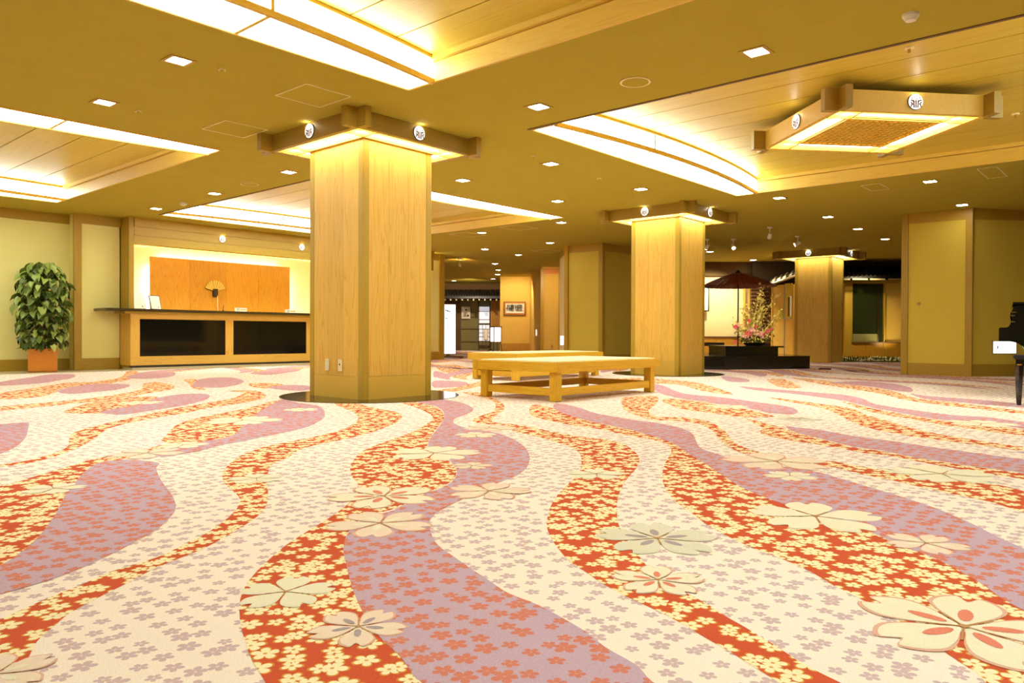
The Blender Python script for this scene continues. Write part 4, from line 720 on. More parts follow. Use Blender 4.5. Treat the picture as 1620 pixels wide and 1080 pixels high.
rb = [(17.5, 3.52), (14.06, 3.50), (14.06, 2.52), (16.2, .85)]
clad('wall_right', rb, 'wall_r', [(14.08, 3.47), (14.07, 2.52)], side=1)
def guide(name, c, n, w_, h_, lab, dep=.026):
    t = thing(name, lab, 'sign', c); c = Vector(c); n = Vector(n).normalized(); a = Vector((-n.y, n.x, 0))
    for nm_, mt, ww, hh, d0, d1 in (('frame', 'grey', w_/2+.012, h_/2+.012, 0, .02), ('lit_face', 'sign_e', w_/2, h_/2, .0, dep)):
        bm = bmesh.new(); vs = []
        for d in (d0, d1):
            for u, v in ((-ww, -hh), (ww, -hh), (ww, hh), (-ww, hh)): vs.append(bm.verts.new(c+a*u+Vector((0, 0, v))+n*d))
        for f in ((0, 1, 2, 3), (4, 5, 6, 7), (0, 1, 5, 4), (1, 2, 6, 5), (2, 3, 7, 6), (3, 0, 4, 7)): bm.faces.new([vs[i] for i in f])
        obj(nm_, bm, mt, t)
    return t
d = Vector((14.99-14.08, 11.58-10.68, 0)).normalized(); nrm = Vector((-d.y, d.x, 0)); p = Vector((14.30, 10.90, .52))+nrm*.02
guide('guide_lamp', p, nrm, .09, .21, 'small glowing guide lamp on the edge of the olive wall block', dep=.09)
d = Vector((16.2-14.06, .85-2.52, 0)).normalized(); nrm = Vector((d.y, -d.x, 0)); cc = Vector((14.06, 2.52, 0))+d*.66
gs = guide('guide_sign', (cc.x, cc.y, .475), nrm, .42, .19, 'white glowing guide sign low on the right wall behind the piano')
a = Vector((-nrm.y, nrm.x, 0)); bm = bmesh.new(); q = Vector((cc.x, cc.y, .475))+nrm*.027+a*(-.14 if a.dot(d) > 0 else .14)
vs = [bm.verts.new(q+a*u+Vector((0, 0, v))+nrm*w_) for w_ in (0, .001) for u, v in ((-.012, -.025), (.012, -.025), (.012, .025), (-.012, .025))]
for f in ((0, 1, 2, 3), (4, 5, 6, 7)): bm.faces.new([vs[i] for i in f])
obj('pictogram', bm, 'grey', gs)
for (x, y, z), n, lab in (((16.1, 9.68, .33), 'y', 'small outlet plate low on the olive wall behind the benches'),):
    t = thing('wall_outlet', lab, 'outlet', (x, y, z)); B('plate', 'offw', t, (x-.035, x+.035, y-.02, y+.0, z-.06, z+.06), bevel=.003); B('socket', 'grey', t, (x-.012, x+.012, y-.024, y-.019, z-.03, z+.03))
t = thing('wall_outlet', 'tiny round plate high on the right wall block', 'outlet', (14.06, 3.25, 1.2)); bm = bmesh.new(); flat_disc(bm, (14.06, 3.25, 1.2), (-1, 0, 0), .03, .008); obj('plate', bm, 'trim', t)
bm = bmesh.new(); flat_disc(bm, (14.052, 3.25, 1.2), (-1, 0, 0), .012, .004); obj('button', bm, 'grey', t)
# ------------------------------------------------------------------ far places: a point D metres ahead, at the height seen on row py
def P3(px, py, D):
    d = F_+R_*((px-810)/FPX)-U_*((py-540)/FPX); k = D/(d.x*math.cos(YAW)+d.y*math.sin(YAW))
    return Vector((d.x*k, d.y*k, CAMH+d.z*k))
def bearing_wall(name, mat, parent, x0, x1, D, z0, z1, th=.1, D2=None, **k):
    a = P3(x0, 540, D); b = P3(x1, 540, D if D2 is None else D2)
    return W(name, mat, parent, ((a.x, a.y), (b.x, b.y), th, z0, z1), **k)   # thickness goes away from the viewer
def Zr(px, py, D): return P3(px, py, D).z
def slab(name, mat, parent, x0, x1, y0, y1, D, th=.03, **k):       # facing slab between rows y0 (top) and y1 (bottom)
    xm = (x0+x1)/2; return bearing_wall(name, mat, parent, x0, x1, D, Zr(xm, y1, D), Zr(xm, y0, D), th, **k)
# ---- passage on the left
ws = bearing_wall('wall_shop', 'olive', None, 690, 806, 31, 0, H, .2); ws['kind'] = 'structure'
slab('brown_board', 'brown', ws, 695, 728, 474, 553, 30.95, .04); slab('fascia', 'brown', ws, 690, 800, 446, 474, 30.9, .08)  # brown left part of the shop wall, brown fascia above
for x in (706, 728.5, 757, 775.5): slab('post', 'mid', ws, x-.8, x+.8, 474, 553, 30.9, .08)
for y in (501, 520, 540): slab('rail', 'mid', ws, 729, 757, y-.4, y+.4, 30.93, .03)
rf = thing('tiled_eave', 'dark tiled eave over the shop front in the passage', 'roof', P3(750, 470, 29.6))
a = P3(690, 472, 29.2); b = P3(799, 472, 29.2); c = P3(799, 463, 30.4); d = P3(690, 463, 30.4)
bm = bmesh.new(); vs = [bm.verts.new(v) for v in (a, b, c, d)]+[bm.verts.new(v+Vector((0, 0, .08))) for v in (a, b, c, d)]
for f in ((0, 1, 2, 3), (4, 5, 6, 7), (0, 1, 5, 4), (1, 2, 6, 5), (2, 3, 7, 6), (3, 0, 4, 7)): bm.faces.new([vs[i] for i in f])
obj('roof_slab', bm, 'tile', rf)
for k in range(27):
    p = a+(b-a)*(k+.5)/27; q = d+(c-d)*(k+.5)/27; bm = bmesh.new(); tube(bm, [p+Vector((0, 0, .08)), q+Vector((0, 0, .10))], .05, .05, 6); obj('tile_row', bm, 'tile', rf)
for k in range(12):
    p = a+(b-a)*(k+.5)/12; bm = bmesh.new(); tube(bm, [p+Vector((-.02, -.02, -.05)), p+Vector((.5, .45, -.02))], .035, .035, 4); obj('rafter', bm, 'roofend', rf)
def bill(px0, px1, py0, py1, D, lab, name='wall_notice', cat='poster', fr='white', rows=3):
    t = thing(name, lab, cat, P3((px0+px1)/2, py1, D)); slab('frame', fr, t, px0, px1, py0, py1, D, .03); dx = (px1-px0)*.1; slab('sheet', 'paper', t, px0+dx, px1-dx, py0+dx, py1-dx, D-.012, .012)
    return t
t = bill(730, 744, 485, 504, 30.85, 'pale notice on the olive shop wall in the passage')
slab('mark', 'ink', t, 736, 738.5, 489, 491, 30.82, .01); slab('mark', 'ink', t, 739, 741.5, 497.5, 500.5, 30.82, .01); slab('mark', 'grey', t, 732.5, 738, 499.5, 500.2, 30.82, .01)
sh = thing('shoji_screen', 'bluish white lit paper screen door in the shop front', 'door', P3(766, 545, 30.8))
for y0, y1 in ((485, 492), (492.6, 505), (506, 511), (514, 520), (520.6, 526), (526.6, 532), (532.6, 539)):
    for x0, x1 in (((758, 774),) if y1 < 513 else ((758, 763), (763.5, 768.5), (769, 774))): slab('paper_pane', 'shoji_e', sh, x0, x1, y0, y1, 30.8, .01)
bm = bmesh.new()
def addslab(bm, x0, x1, y0, y1, D, th):
    a = P3(x0, 540, D); b = P3(x1, 540, D); xm = (x0+x1)/2; wallbox(bm, (a.x, a.y), (b.x, b.y), th, Zr(xm, y1, D), Zr(xm, y0, D))
for x in (757.4, 774.4, 763.2, 768.7): addslab(bm, x-.35, x+.35, 479 if x in (757.4, 774.4) else 513, 546, 30.78, .05)
for y in (484.6, 492.3, 505.5, 512, 520.3, 526.3, 532.3, 539.6): addslab(bm, 757, 775, y-.35, y+.35, 30.77, .04)
obj('grid', bm, 'mid', sh); slab('kick_board', 'olive', sh, 758, 774, 540, 546, 30.8, .03)
ts = thing('slatted_panel', 'orange wood slatted panel beside the paper screen', 'wall panel', P3(783, 516, 30.7))
for k in range(7): slab('slat', 'orange', ts, 776+k*2.2, 777.9+k*2.2, 475, 516, 30.7, .05)
an = thing('floor_lantern', 'white paper box lantern on a splayed wooden stand in the passage', 'lantern', P3(784, 553, 26)); 
p = P3(784, 553, 26); p.z = 0
def oriented_box(bm, c, w_, d_, z0, z1, ang):
    ca, sa = math.cos(ang), math.sin(ang); pts = [(c.x+x*ca-y*sa, c.y+x*sa+y*ca) for x, y in ((-w_/2, -d_/2), (w_/2, -d_/2), (w_/2, d_/2), (-w_/2, d_/2))]; prism(bm, pts, z0, z1)
zb, zt_ = Zr(784, 541, 26), Zr(784, 517, 26); ang = YAW-PI/2+.5
bm = bmesh.new(); oriented_box(bm, p, .26, .26, zb+.02, zt_-.02, ang); obj('paper_shade', bm, 'sign_e', an)
bm = bmesh.new()
for u in (-.14, .14):
    for v in (-.14, .14):
        ca, sa = math.cos(ang), math.sin(ang); q = Vector((p.x+u*ca-v*sa, p.y+u*sa+v*ca, 0)); oriented_box(bm, q, .025, .025, zb, zt_, ang)
oriented_box(bm, p, .32, .32, zt_-.02, zt_+.02, ang); oriented_box(bm, p, .30, .30, zb-.01, zb+.02, ang); obj('frame', bm, 'mid', an)
for u in (-.12, .12):
    for v in (-.12, .12):
        ca, sa = math.cos(ang), math.sin(ang); q = Vector((p.x+u*ca-v*sa, p.y+u*sa+v*ca, zb)); q2 = Vector((p.x+1.5*(u*ca-v*sa), p.y+1.5*(u*sa+v*ca), 0)); bm = bmesh.new(); tube(bm, [q2, q], .014, .014, 4); obj('leg', bm, 'mid', an)
t = bill(765, 772.5, 520, 538, 29.8, 'small standing notice board in front of the paper screen', 'notice_board', 'sign', 'mid'); slab('stand', 'mid', t, 768, 769.5, 538, 553, 29.85, .05)
# picture wall, angled wall, orange wall
wp = bearing_wall('wall_picture', 'plaster', None, 791, 838, 27, 0, H, .2); wp['kind'] = 'structure'
slab('base_board', 'orange', wp, 792, 838, 543, 557.6, 26.97, .03)
wa = bearing_wall('wall_angled', 'plaster', None, 838, 857, 27, 0, H, .15, D2=23); wa['kind'] = 'structure'
wo = bearing_wall('wall_orange', 'plaster', None, 857, 915, 23, 0, H, .15); wo['kind'] = 'structure'
slab('post', 'trim', wo, 855, 860, 424, 562, 22.95, .1); slab('post', 'trim', wo, 883, 886, 424, 562, 22.95, .1); slab('top_board', 'orangeX', wo, 860, 900, 425, 433, 22.97, .03); slab('base_board', 'trimX', wo, 860, 900, 553, 563, 22.97, .03)
t = thing('wall_outlet', 'tiny switch plate low on the orange wall in the passage', 'outlet', P3(873, 548, 22.95)); slab('plate', 'trim', t, 872, 874.4, 545, 550, 22.96, .02); slab('button', 'grey', t, 872.8, 873.6, 546.6, 548.6, 22.95, .02)
dd = (P3(857, 540, 23)-P3(838, 540, 27)); dd.z = 0; nn_ = Vector((dd.y, -dd.x, 0)).normalized(); gp = P3(850, 526, 24.4)
guide('guide_lamp', gp+nn_*.01, nn_, .13, .2, 'small glowing guide lamp on the angled wall of the passage')
pc = thing('framed_calligraphy', 'framed calligraphy of three large brushed characters on the passage wall', 'picture', P3(814, 499, 26.95))
slab('frame', 'mid', pc, 797, 831.5, 477, 498.5, 26.93, .05); slab('mount', 'orangeX', pc, 798.2, 830.3, 478.4, 497.2, 26.91, .03); slab('sheet', 'paper', pc, 800, 828.6, 480.6, 495, 26.89, .02)
def text(body, c, u, up, size, mat, parent, name='character'):
    cu = bpy.data.curves.new('t', 'FONT'); cu.body = body; cu.size = size; cu.align_x = 'CENTER'; cu.align_y = 'CENTER'; cu.extrude = .002
    to = bpy.data.objects.new('t', cu); COL.objects.link(to); dg = bpy.context.evaluated_depsgraph_get(); me = bpy.data.meshes.new_from_object(to.evaluated_get(dg)); bpy.data.objects.remove(to)
    u = u.normalized(); up = up.normalized(); n = u.cross(up); mt = Matrix((u, up, n)).transposed().to_4x4(); mt.translation = c-wloc(parent); me.transform(mt)
    me.materials.clear(); me.materials.append(M[mat]); o = bpy.data.objects.new(name, me); COL.objects.link(o); o.parent = parent; return o
ru = Vector((math.sin(YAW), -math.cos(YAW), 0)); zu = Vector((0, 0, 1))
for ch, px in (('豊', 822), ('熊', 813.4), ('閣', 807)): text(ch, P3(px, 487.6, 26.87), ru, zu, .27, 'ink', pc)
text('春秋', P3(802.6, 487.6, 26.87), ru, zu, .05, 'ink', pc, 'signature')
# lit standing sign
sg = thing('standing_sign', 'tall white glowing standing sign on a wooden base at the passage entrance', 'sign', P3(709, 567, 20.5))
p = P3(709, 567, 20.5); p.z = 0; a2 = YAW-PI/2+.12; bm = bmesh.new(); oriented_box(bm, p, .38, .14, Zr(709, 559, 20.5), Zr(709, 482, 20.5), a2); obj('lit_box', bm, 'sign_e', sg)
bm = bmesh.new(); zt_ = Zr(709, 482, 20.5); zb = Zr(709, 559, 20.5); oriented_box(bm, p, .41, .16, zt_, zt_+.02, a2); oriented_box(bm, p, .41, .16, zb-.02, zb, a2)
ca, sa = math.cos(a2), math.sin(a2)
for u in (-.2, .2): oriented_box(bm, Vector((p.x+u*ca, p.y+u*sa, 0)), .016, .12, zb, zt_, a2)
obj('frame', bm, 'mid', sg)
bm = bmesh.new(); oriented_box(bm, p, .80, .30, .02, .06, a2); oriented_box(bm, p, .10, .2, .06, zb, a2)
for u in (-.34, .34): oriented_box(bm, Vector((p.x+u*ca, p.y+u*sa, 0)), .06, .36, .0, .03, a2)
obj('stand', bm, 'mid', sg)
for x0, x1, y0, y1 in ((703.5, 708.5, 490, 491.8), (707.5, 710, 491, 493), (710.2, 713, 491.8, 493.2), (704, 708, 502.6, 504), (709, 711.5, 502.8, 503.8)): slab('brush_mark', 'ink', sg, x0, x1, y0, y1, 20.36, .01)
# ---- lounge on the right
wb1 = bearing_wall('wall_lounge', 'cream', None, 1085, 1190, 21.5, 0, H, .15); wb1['kind'] = 'structure'
slab('rail', 'mid', wb1, 1100, 1190, 532, 534, 21.42, .08); slab('dado', 'orange', wb1, 1100, 1190, 534, 570, 21.45, .05)
slab('post', 'woodZ', wb1, 1176.5, 1178.6, 454, 534, 21.4, .08); slab('post', 'woodZ', wb1, 1185.5, 1188.5, 440, 560, 21.35, .12); slab('lintel', 'brown', wb1, 1085, 1190, 410, 436, 21.3, .2)
hs = thing('hanging_scroll', 'white hanging panel with dark edge beside the second column', 'picture', P3(1117, 492, 21.3)); slab('edge', 'dark', hs, 1108, 1121.6, 453, 492.6, 21.3, .04); slab('panel', 'paper', hs, 1108, 1119.8, 454, 490.6, 21.27, .03)
lw = bearing_wall('wall_log', 'dark', None, 1188, 1222, 21.2, 0, 2.2, .1); lw['kind'] = 'structure'
for k in range(16):
    y = 457+k*5.6; a = P3(1188, y, 21.05); b = P3(1222, y, 21.05); bm = bmesh.new(); tube(bm, [a, b], .04, .04, 8); obj('log', bm, 'mid', lw)
# tan shop front turning towards the viewer
wt = bearing_wall('wall_tearoom', 'plaster', None, 1220, 1262, 20.6, 0, 2.02, .1, D2=19.9); wt['kind'] = 'structure'
def slab2(name, mat, parent, x0, x1, y0, y1, off=.03, th=.04, g=lambda x: 20.6-(x-1220)/42*.7):
    a = P3(x0, 540, g(x0)-off); b = P3(x1, 540, g(x1)-off); xm = (x0+x1)/2; D = g(xm)-off
    return W(name, mat, parent, ((a.x, a.y), (b.x, b.y), th, Zr(xm, y1, D), Zr(xm, y0, D)))
for x in (1220.5, 1239.4, 1254): slab2('post', 'roofend' if x == 1239.4 else 'woodZ', wt, x-1, x+1, 450, 560)
slab2('window_pane', 'wall_dark', wt, 1241, 1252, 448, 503, .02); slab2('sill', 'roofend', wt, 1240, 1252, 503, 505, .04); slab2('noren', 'wall_dark', wt, 1231, 1238, 486, 505, .04)
slab2('door_notice', 'mid', wt, 1246, 1249, 470, 500, .05); slab2('door_notice', 'paper', wt, 1249, 1250.6, 468, 500, .06)
re = thing('tiled_eave', 'small pale-edged tiled eave running up behind the farthest column', 'roof', P3(1240, 446, 19.5))
for k in range(9):
    x = 1218+k*4.6; y = 449-k*1.7; a = P3(x, y, 19.3); b = P3(x+5, y-8, 20.6); bm = bmesh.new(); tube(bm, [a, b], .045, .045, 6); obj('tile_row', bm, 'roofend' if k % 2 else 'tile', re)
a = P3(1216, 451, 19.35); b = P3(1258, 436, 19.0); bm = bmesh.new(); tube(bm, [a, b], .03, .03, 6); obj('eave_board', bm, 'roofend', re)
# right shop front
DF = 21.0
wr2 = bearing_wall('wall_shopfront', 'plaster', None, 1262, 1500, DF+.25, 0, H, .15); wr2['kind'] = 'structure'
slab('dark_fascia', 'dark', wr2, 1190, 1500, 404, 444, DF+.05, .1)
ev = thing('tiled_eave', 'dark tiled eave across the shop front right of the farthest column', 'roof', P3(1390, 430, 20.3))
a, b = P3(1262, 441, 20.2), P3(1500, 439, 20.2); c, d = P3(1500, 424, DF+.1), P3(1262, 426, DF+.1)
bm = bmesh.new(); vs = [bm.verts.new(v) for v in (a, b, c, d)]+[bm.verts.new(v+Vector((0, 0, .05))) for v in (a, b, c, d)]
for f in ((0, 1, 2, 3), (4, 5, 6, 7), (0, 1, 5, 4), (1, 2, 6, 5), (2, 3, 7, 6), (3, 0, 4, 7)): bm.faces.new([vs[i] for i in f])
obj('roof_slab', bm, 'tile', ev)
for k in range(34):
    p = a+(b-a)*(k+.5)/34; q = d+(c-d)*(k+.5)/34; bm = bmesh.new(); tube(bm, [p+Vector((0, 0, .05)), q+Vector((0, 0, .07))], .045, .045, 6); obj('tile_row', bm, 'tile', ev)
for x0, x1 in ((1334, 1344), (1348, 1372.5), (1376, 1400), (1405, 1429)): slab('edge_board', 'roofend', ev, x0, x1, 440.4, 442.6, 20.15, .04)
slab('header', 'trimX', wr2, 1262, 1500, 443, 448, DF-.02, .1)
for x0, x1 in ((1336, 1347.5), (1398, 1400), (1346.6, 1348.4)): slab('post', 'trim', wr2, x0, x1, 446, 568, DF, .1)
gp_ = slab('glass_pane', 'pane_green', wr2, 1348.5, 1388, 447, 541, DF+.08, .02); slab('glass_pane', 'pane_green', wr2, 1390, 1397, 447, 541, DF+.06, .02)
slab('mullion', 'dark', wr2, 1388, 1390, 447, 541, DF+.04, .06); slab('inner_sill', 'olive', wr2, 1349, 1388, 528, 541, DF+.05, .02)
slab('sill', 'mid', wr2, 1348, 1500, 541, 543, DF-.03, .08); slab('dado', 'orange', wr2, 1348, 1500, 543, 566, DF+.02, .06)
gb = thing('pebble_bed', 'strip of pale pebbles and moss along the foot of the shop front', 'pebble bed', P3(1380, 572, 19.3))
a = P3(1325, 572, 18.9); b = P3(1440, 574, 18.9); c = P3(1440, 566, DF-.2); d = P3(1325, 566, DF-.2)
for v in (a, b, c, d): v.z = 0
bm = bmesh.new(); prism(bm, [(v.x, v.y) for v in (a, b, c, d)], .002, .03); obj('bed', bm, 'moss', gb)
rp = random.Random(9)
def lerp4(u, v): return (a*(1-u)+b*u)*(1-v)+(d*(1-u)+c*u)*v
def pebble(bm, q, r):
    n = bmesh.ops.create_icosphere(bm, subdivisions=1, radius=r)['verts']
    for v in n: v.co = Vector((v.co.x*rp.uniform(.9, 1.5), v.co.y*rp.uniform(.9, 1.4), v.co.z*.6))+q
for k in range(26):
    q = lerp4(rp.random(), rp.uniform(0, .9)); q.z = .04; bm = bmesh.new(); pebble(bm, q, rp.uniform(.07, .14)); obj('stone', bm, 'pebble', gb, smooth=True)
bm = bmesh.new()
for k in range(420): q = lerp4(rp.random(), rp.random()); q.z = .035; pebble(bm, q, rp.uniform(.02, .05))
o = obj('pebbles', bm, 'pebble', gb, smooth=True); o['kind'] = 'stuff'
bm = bmesh.new()
for k in range(500):
    q = lerp4(rp.random(), rp.uniform(0, .6)); q.z = .03; an_ = rp.uniform(0, 6.28); h_ = rp.uniform(.04, .13); v = Vector((math.cos(an_), math.sin(an_), 0))*.02
    bm.faces.new([bm.verts.new(q-v), bm.verts.new(q+v), bm.verts.new(q+v.cross(zu)*2+zu*h_)])
o = obj('grass', bm, 'moss', gb); o['kind'] = 'stuff'
t = thing('floor_mat', 'small flat dark red board lying on the carpet before the farthest column', 'mat', P3(1305, 585, 14.6)); q = P3(1305, 585, 14.6); q.z = 0
bm = bmesh.new(); oriented_box(bm, q, .30, .22, .003, .02, .3); obj('board', bm, 'mat', t); bm = bmesh.new(); oriented_box(bm, q, .26, .18, .02, .024, .3); obj('top_pad', bm, 'mat', t)
# fountain block
fb = thing('stone_platform', 'low black stone platform in two tiers under the flower arrangement', 'platform', (14.6, 6.9, 0))
A0 = P3(1146, 584.6, 14.3); A1 = P3(1281, 583, 14.9); A0.z = A1.z = 0
fwd = Vector((math.cos(YAW), math.sin(YAW), 0)); dl = Vector((-.25, .97, 0)).normalized()
left = A0+(Vector((math.cos(YAW), math.sin(YAW), 0))*.55-ru*1.1); 
low = [A0, A1, A1+fwd*2.4+ru*.1, left+fwd*2.4, left]
bm = bmesh.new(); prism(bm, [(v.x, v.y) for v in low], .0, .235); obj('lower_tier', bm, 'black', fb)
bm = bmesh.new(); cen = sum(low, Vector())/5; prism(bm, [((v.x-cen.x)*1.006+cen.x, (v.y-cen.y)*1.006+cen.y) for v in low], .235, .255); obj('lower_rim', bm, 'black', fb)
U0, U1 = P3(1148, 560, 15.2), P3(1231, 560, 15.4)
up = [U0, U1, U1+fwd*1.2, U0+fwd*1.2-ru*.02]; bm = bmesh.new(); prism(bm, [(v.x, v.y) for v in up], .255, .41); obj('upper_tier', bm, 'black', fb)
bm = bmesh.new(); q0, q1 = U0-ru*.03-fwd*.08, U1+ru*.09-fwd*.08; prism(bm, [(v.x, v.y) for v in (q0, q1, q1+fwd*1.35, q0+fwd*1.35)], .41, .44); obj('upper_slab', bm, 'black', fb)
# flower arrangement
fc = P3(1193, 546, 15.9); fc.z = .44; fa = thing('flower_arrangement', 'large flower arrangement of yellow twigs and pink blossoms on the black stone platform', 'flower arrangement', fc)
bm = bmesh.new(); cyl(bm, (fc.x, fc.y), .16, .441, .50, 24, .26); cyl(bm, (fc.x, fc.y), .10, .50, .501, 24); obj('bowl', bm, 'ink', fa)
rf_ = random.Random(21); tips = []
def branch(base, ang, lean, L, r=.008, n=5, mat='twig', nm_='branch'):
    pts = [base]; d = (ru*math.cos(ang)*lean+fwd*math.sin(ang)*lean*.5+zu).normalized()
    for i in range(n):
        d = (d+Vector((rf_.uniform(-.22, .22), rf_.uniform(-.22, .22), rf_.uniform(-.12, .16)))).normalized(); pts.append(pts[-1]+d*L/n)
    bm = bmesh.new(); tube(bm, pts, r, r*.35, 5); obj(nm_, bm, mat, fa); return pts
allp = []
for px, lean, L in ((0, .1, 1.25), (0, .22, 1.2), (0, .35, 1.05), (0, .5, .95), (0, .75, .85), (PI, .3, .7), (PI, .55, .7), (PI, .9, .62), (0, 1.1, .7), (.5, .15, 1.0), (2.5, .5, .8), (PI, 1.6, .5), (0, 2.2, .55), (0, .05, .8)):
    allp.append(branch(fc+zu*.05, px, lean, L))
bm = bmesh.new(); bm2 = bmesh.new()
def leafq(bm, q, L):
    R = Matrix.Rotation(rf_.uniform(0, 6.28), 3, 'Z') @ Matrix.Rotation(rf_.uniform(-1.2, 1.2), 3, 'Y') @ Matrix.Rotation(rf_.uniform(-1, 1), 3, 'X')
    bm.faces.new([bm.verts.new(q+R @ Vector(c)*L) for c in ((0, 0, 0), (.5, .26, 0), (1, 0, 0), (.5, -.26, 0))])
for pts in allp:
    for k in range(80):
        i = rf_.randrange(1, len(pts)-1); u = rf_.random(); q = pts[i]*(1-u)+pts[i+1]*u+Vector([rf_.gauss(0, .05) for _ in range(3)]); leafq(bm if k % 3 else bm2, q, rf_.uniform(.04, .08))
for k in range(420):
    q = fc+Vector((rf_.gauss(0, .17), rf_.gauss(0, .12), abs(rf_.gauss(.0, .13))+.09)); leafq(bm if k % 2 else bm2, q, rf_.uniform(.04, .09))
o = obj('twig_leaves', bm, 'twigf', fa); o['kind'] = 'stuff'; o = obj('pale_leaves', bm2, 'twig', fa); o['kind'] = 'stuff'
bm = bmesh.new()
for k in range(200):
    q = fc+ru*rf_.gauss(-.03, .13)+fwd*rf_.gauss(0, .08)+zu*(abs(rf_.gauss(0, .05))+.1); leafq(bm, q, rf_.uniform(.05, .1))
o = obj('dark_leaves', bm, 'moss', fa); o['kind'] = 'stuff'
def flower(px, py, r, mat):
    c = P3(px, py, 15.75); bm = bmesh.new(); n = 6; f0 = (Vector((0, 0, CAMH))-c).normalized(); a = f0.orthogonal().normalized(); b = f0.cross(a)
    for layer, (rr_, tl) in enumerate(((1, .15), (.7, .45))):
        for k in range(n):
            an_ = k*2*PI/n+layer*.5; d = a*math.cos(an_)+b*math.sin(an_); e_ = f0.cross(d)
            vs = [bm.verts.new(c+v) for v in (f0*.005*layer, d*r*rr_*.55+e_*r*.28*rr_+f0*r*tl*.5, d*r*rr_+f0*r*tl, d*r*rr_*.55-e_*r*.28*rr_+f0*r*tl*.5)]; bm.faces.new(vs)
    obj('blossom', bm, mat, fa)
for px, py, r, m_ in ((1185, 507, .05, 'pink'), (1164, 517, .06, 'pink'), (1167, 514, .045, 'palep'), (1189, 521, .07, 'palep'), (1184, 528, .09, 'pink'), (1186, 531, .08, 'palep'), (1197, 527, .08, 'palep'), (1203, 528, .07, 'palep'), (1214, 524, .05, 'pink'), (1219, 521, .045, 'pink'), (1163, 541, .05, 'pink'), (1176, 531, .05, 'palep'), (1196, 516, .035, 'pink'), (1209, 528, .04, 'pink'), (1180, 533, .05, 'palep'), (1206, 533, .045, 'palep')): flower(px, py, r, m_)
# umbrella
uc = P3(1168, 440, 17.4); uc.z = 0; um = thing('paper_umbrella', 'large reddish brown paper umbrella on a pole behind the flowers', 'umbrella', uc)
bm = bmesh.new(); cyl(bm, (uc.x, uc.y), .016, .0, 2.1, 10); obj('pole', bm, 'dark', um)
zr, za, ru_ = Zr(1168, 453, 17.4), Zr(1168, 431, 17.4), .84; n = 36
bm = bmesh.new(); rings = []
for i in range(7):
    u = i/6; r = ru_*u+.02; z = za-(za-zr)*(u**1.35); ring = []
    for k in range(n*2):
        rr_ = r*(1 if k % 2 else .985); a_ = k*PI/n; ring.append(bm.verts.new((uc.x+rr_*math.cos(a_), uc.y+rr_*math.sin(a_), z-(0 if k % 2 else .008*u))))
    rings.append(ring)
for A, Q in zip(rings, rings[1:]):
    for k in range(n*2): bm.faces.new((A[k], A[(k+1) % (2*n)], Q[(k+1) % (2*n)], Q[k]))
bmesh.ops.solidify(bm, geom=bm.faces[:], thickness=.004); obj('canopy', bm, 'umb', um)
for k in range(n):
    a_ = (k+.5)*2*PI/n; bm = bmesh.new(); tube(bm, [(uc.x+.05*math.cos(a_), uc.y+.05*math.sin(a_), za-.03), (uc.x+ru_*.5*math.cos(a_), uc.y+ru_*.5*math.sin(a_), za-(za-zr)*.39-.02), (uc.x+ru_*math.cos(a_), uc.y+ru_*math.sin(a_), zr-.012)], .006, .005, 4); obj('rib', bm, 'dark', um)
bm = bmesh.new(); cyl(bm, (uc.x, uc.y), .07, za-.02, za+.05, 16, .03); obj('crown_cap', bm, 'ink', um)
bc = P3(1122, 558, 17.6); bc.z = 0; t = thing('dark_bench', 'dark low bench with a pale rope beside the second column', 'bench', bc)
a_ = YAW-PI/2
bm = bmesh.new(); oriented_box(bm, bc, .62, .3, Zr(1122, 547, 17.6), Zr(1122, 541.5, 17.6), a_); obj('seat', bm, 'dark', t)
bm = bmesh.new(); oriented_box(bm, bc+ru*.12, .20, .24, 0, Zr(1122, 547, 17.6), a_); obj('leg', bm, 'dark', t); bm = bmesh.new(); oriented_box(bm, bc-ru*.3, .20, .24, 0, Zr(1122, 547, 17.6), a_); obj('leg', bm, 'dark', t)
bm = bmesh.new(); tube(bm, [bc+ru*.12-fwd*.16+zu*.08, bc+ru*.12-fwd*.16+zu*.33], .009); obj('rope', bm, 'white', t)
# ------------------------------------------------------------------ piano and its bench at the right edge
K = P3(1580, 540, 7.9); K.z = 0; pn = thing('grand_piano', 'black lacquered grand piano cut by the right edge of the photo', 'piano', K)
ky = K.normalized(); kx = Vector((ky.y, -ky.x, 0))*1.0                                    # tail runs to the right, keyboard width runs away from the viewer
def q_(u, v): r = K+kx*u+ky*v; return (r.x, r.y)
def pb(bm, u0, u1, v0, v1, z0, z1): prism(bm, [q_(u0, v0), q_(u1, v0), q_(u1, v1), q_(u0, v1)], z0, z1)
bm = bmesh.new(); pb(bm, 0, .9, 0, 1.5, .60, .685); obj('keybed', bm, 'piano', pn)
side = [(0, .685), (0, .735), (.015, .745), (.07, .745), (.095, .765), (.115, .80), (.12, .84), (.112, .88), (.115, .93), (.135, .97), (.6, .985), (.6, .685)]
for v0, v1 in ((0, .1), (1.4, 1.5)):
    bm = bmesh.new(); lo = [bm.verts.new((*q_(u, v0), z)) for u, z in side]; hi = [bm.verts.new((*q_(u, v1), z)) for u, z in side]
    bm.faces.new(lo); bm.faces.new(hi[::-1])
    for i in range(len(side)): bm.faces.new((lo[i], lo[(i+1) % len(side)], hi[(i+1) % len(side)], hi[i]))
    obj('cheek', bm, 'piano', pn)
bm = bmesh.new(); pb(bm, .0, .03, .1, 1.4, .685, .72); obj('key_slip', bm, 'piano', pn)
for k in range(52): 
    if k % 1 == 0: bm = bmesh.new(); pb(bm, .035, .18, .103+k*.0249, .127+k*.0249, .70, .722); obj('white_key', bm, 'ivory', pn)
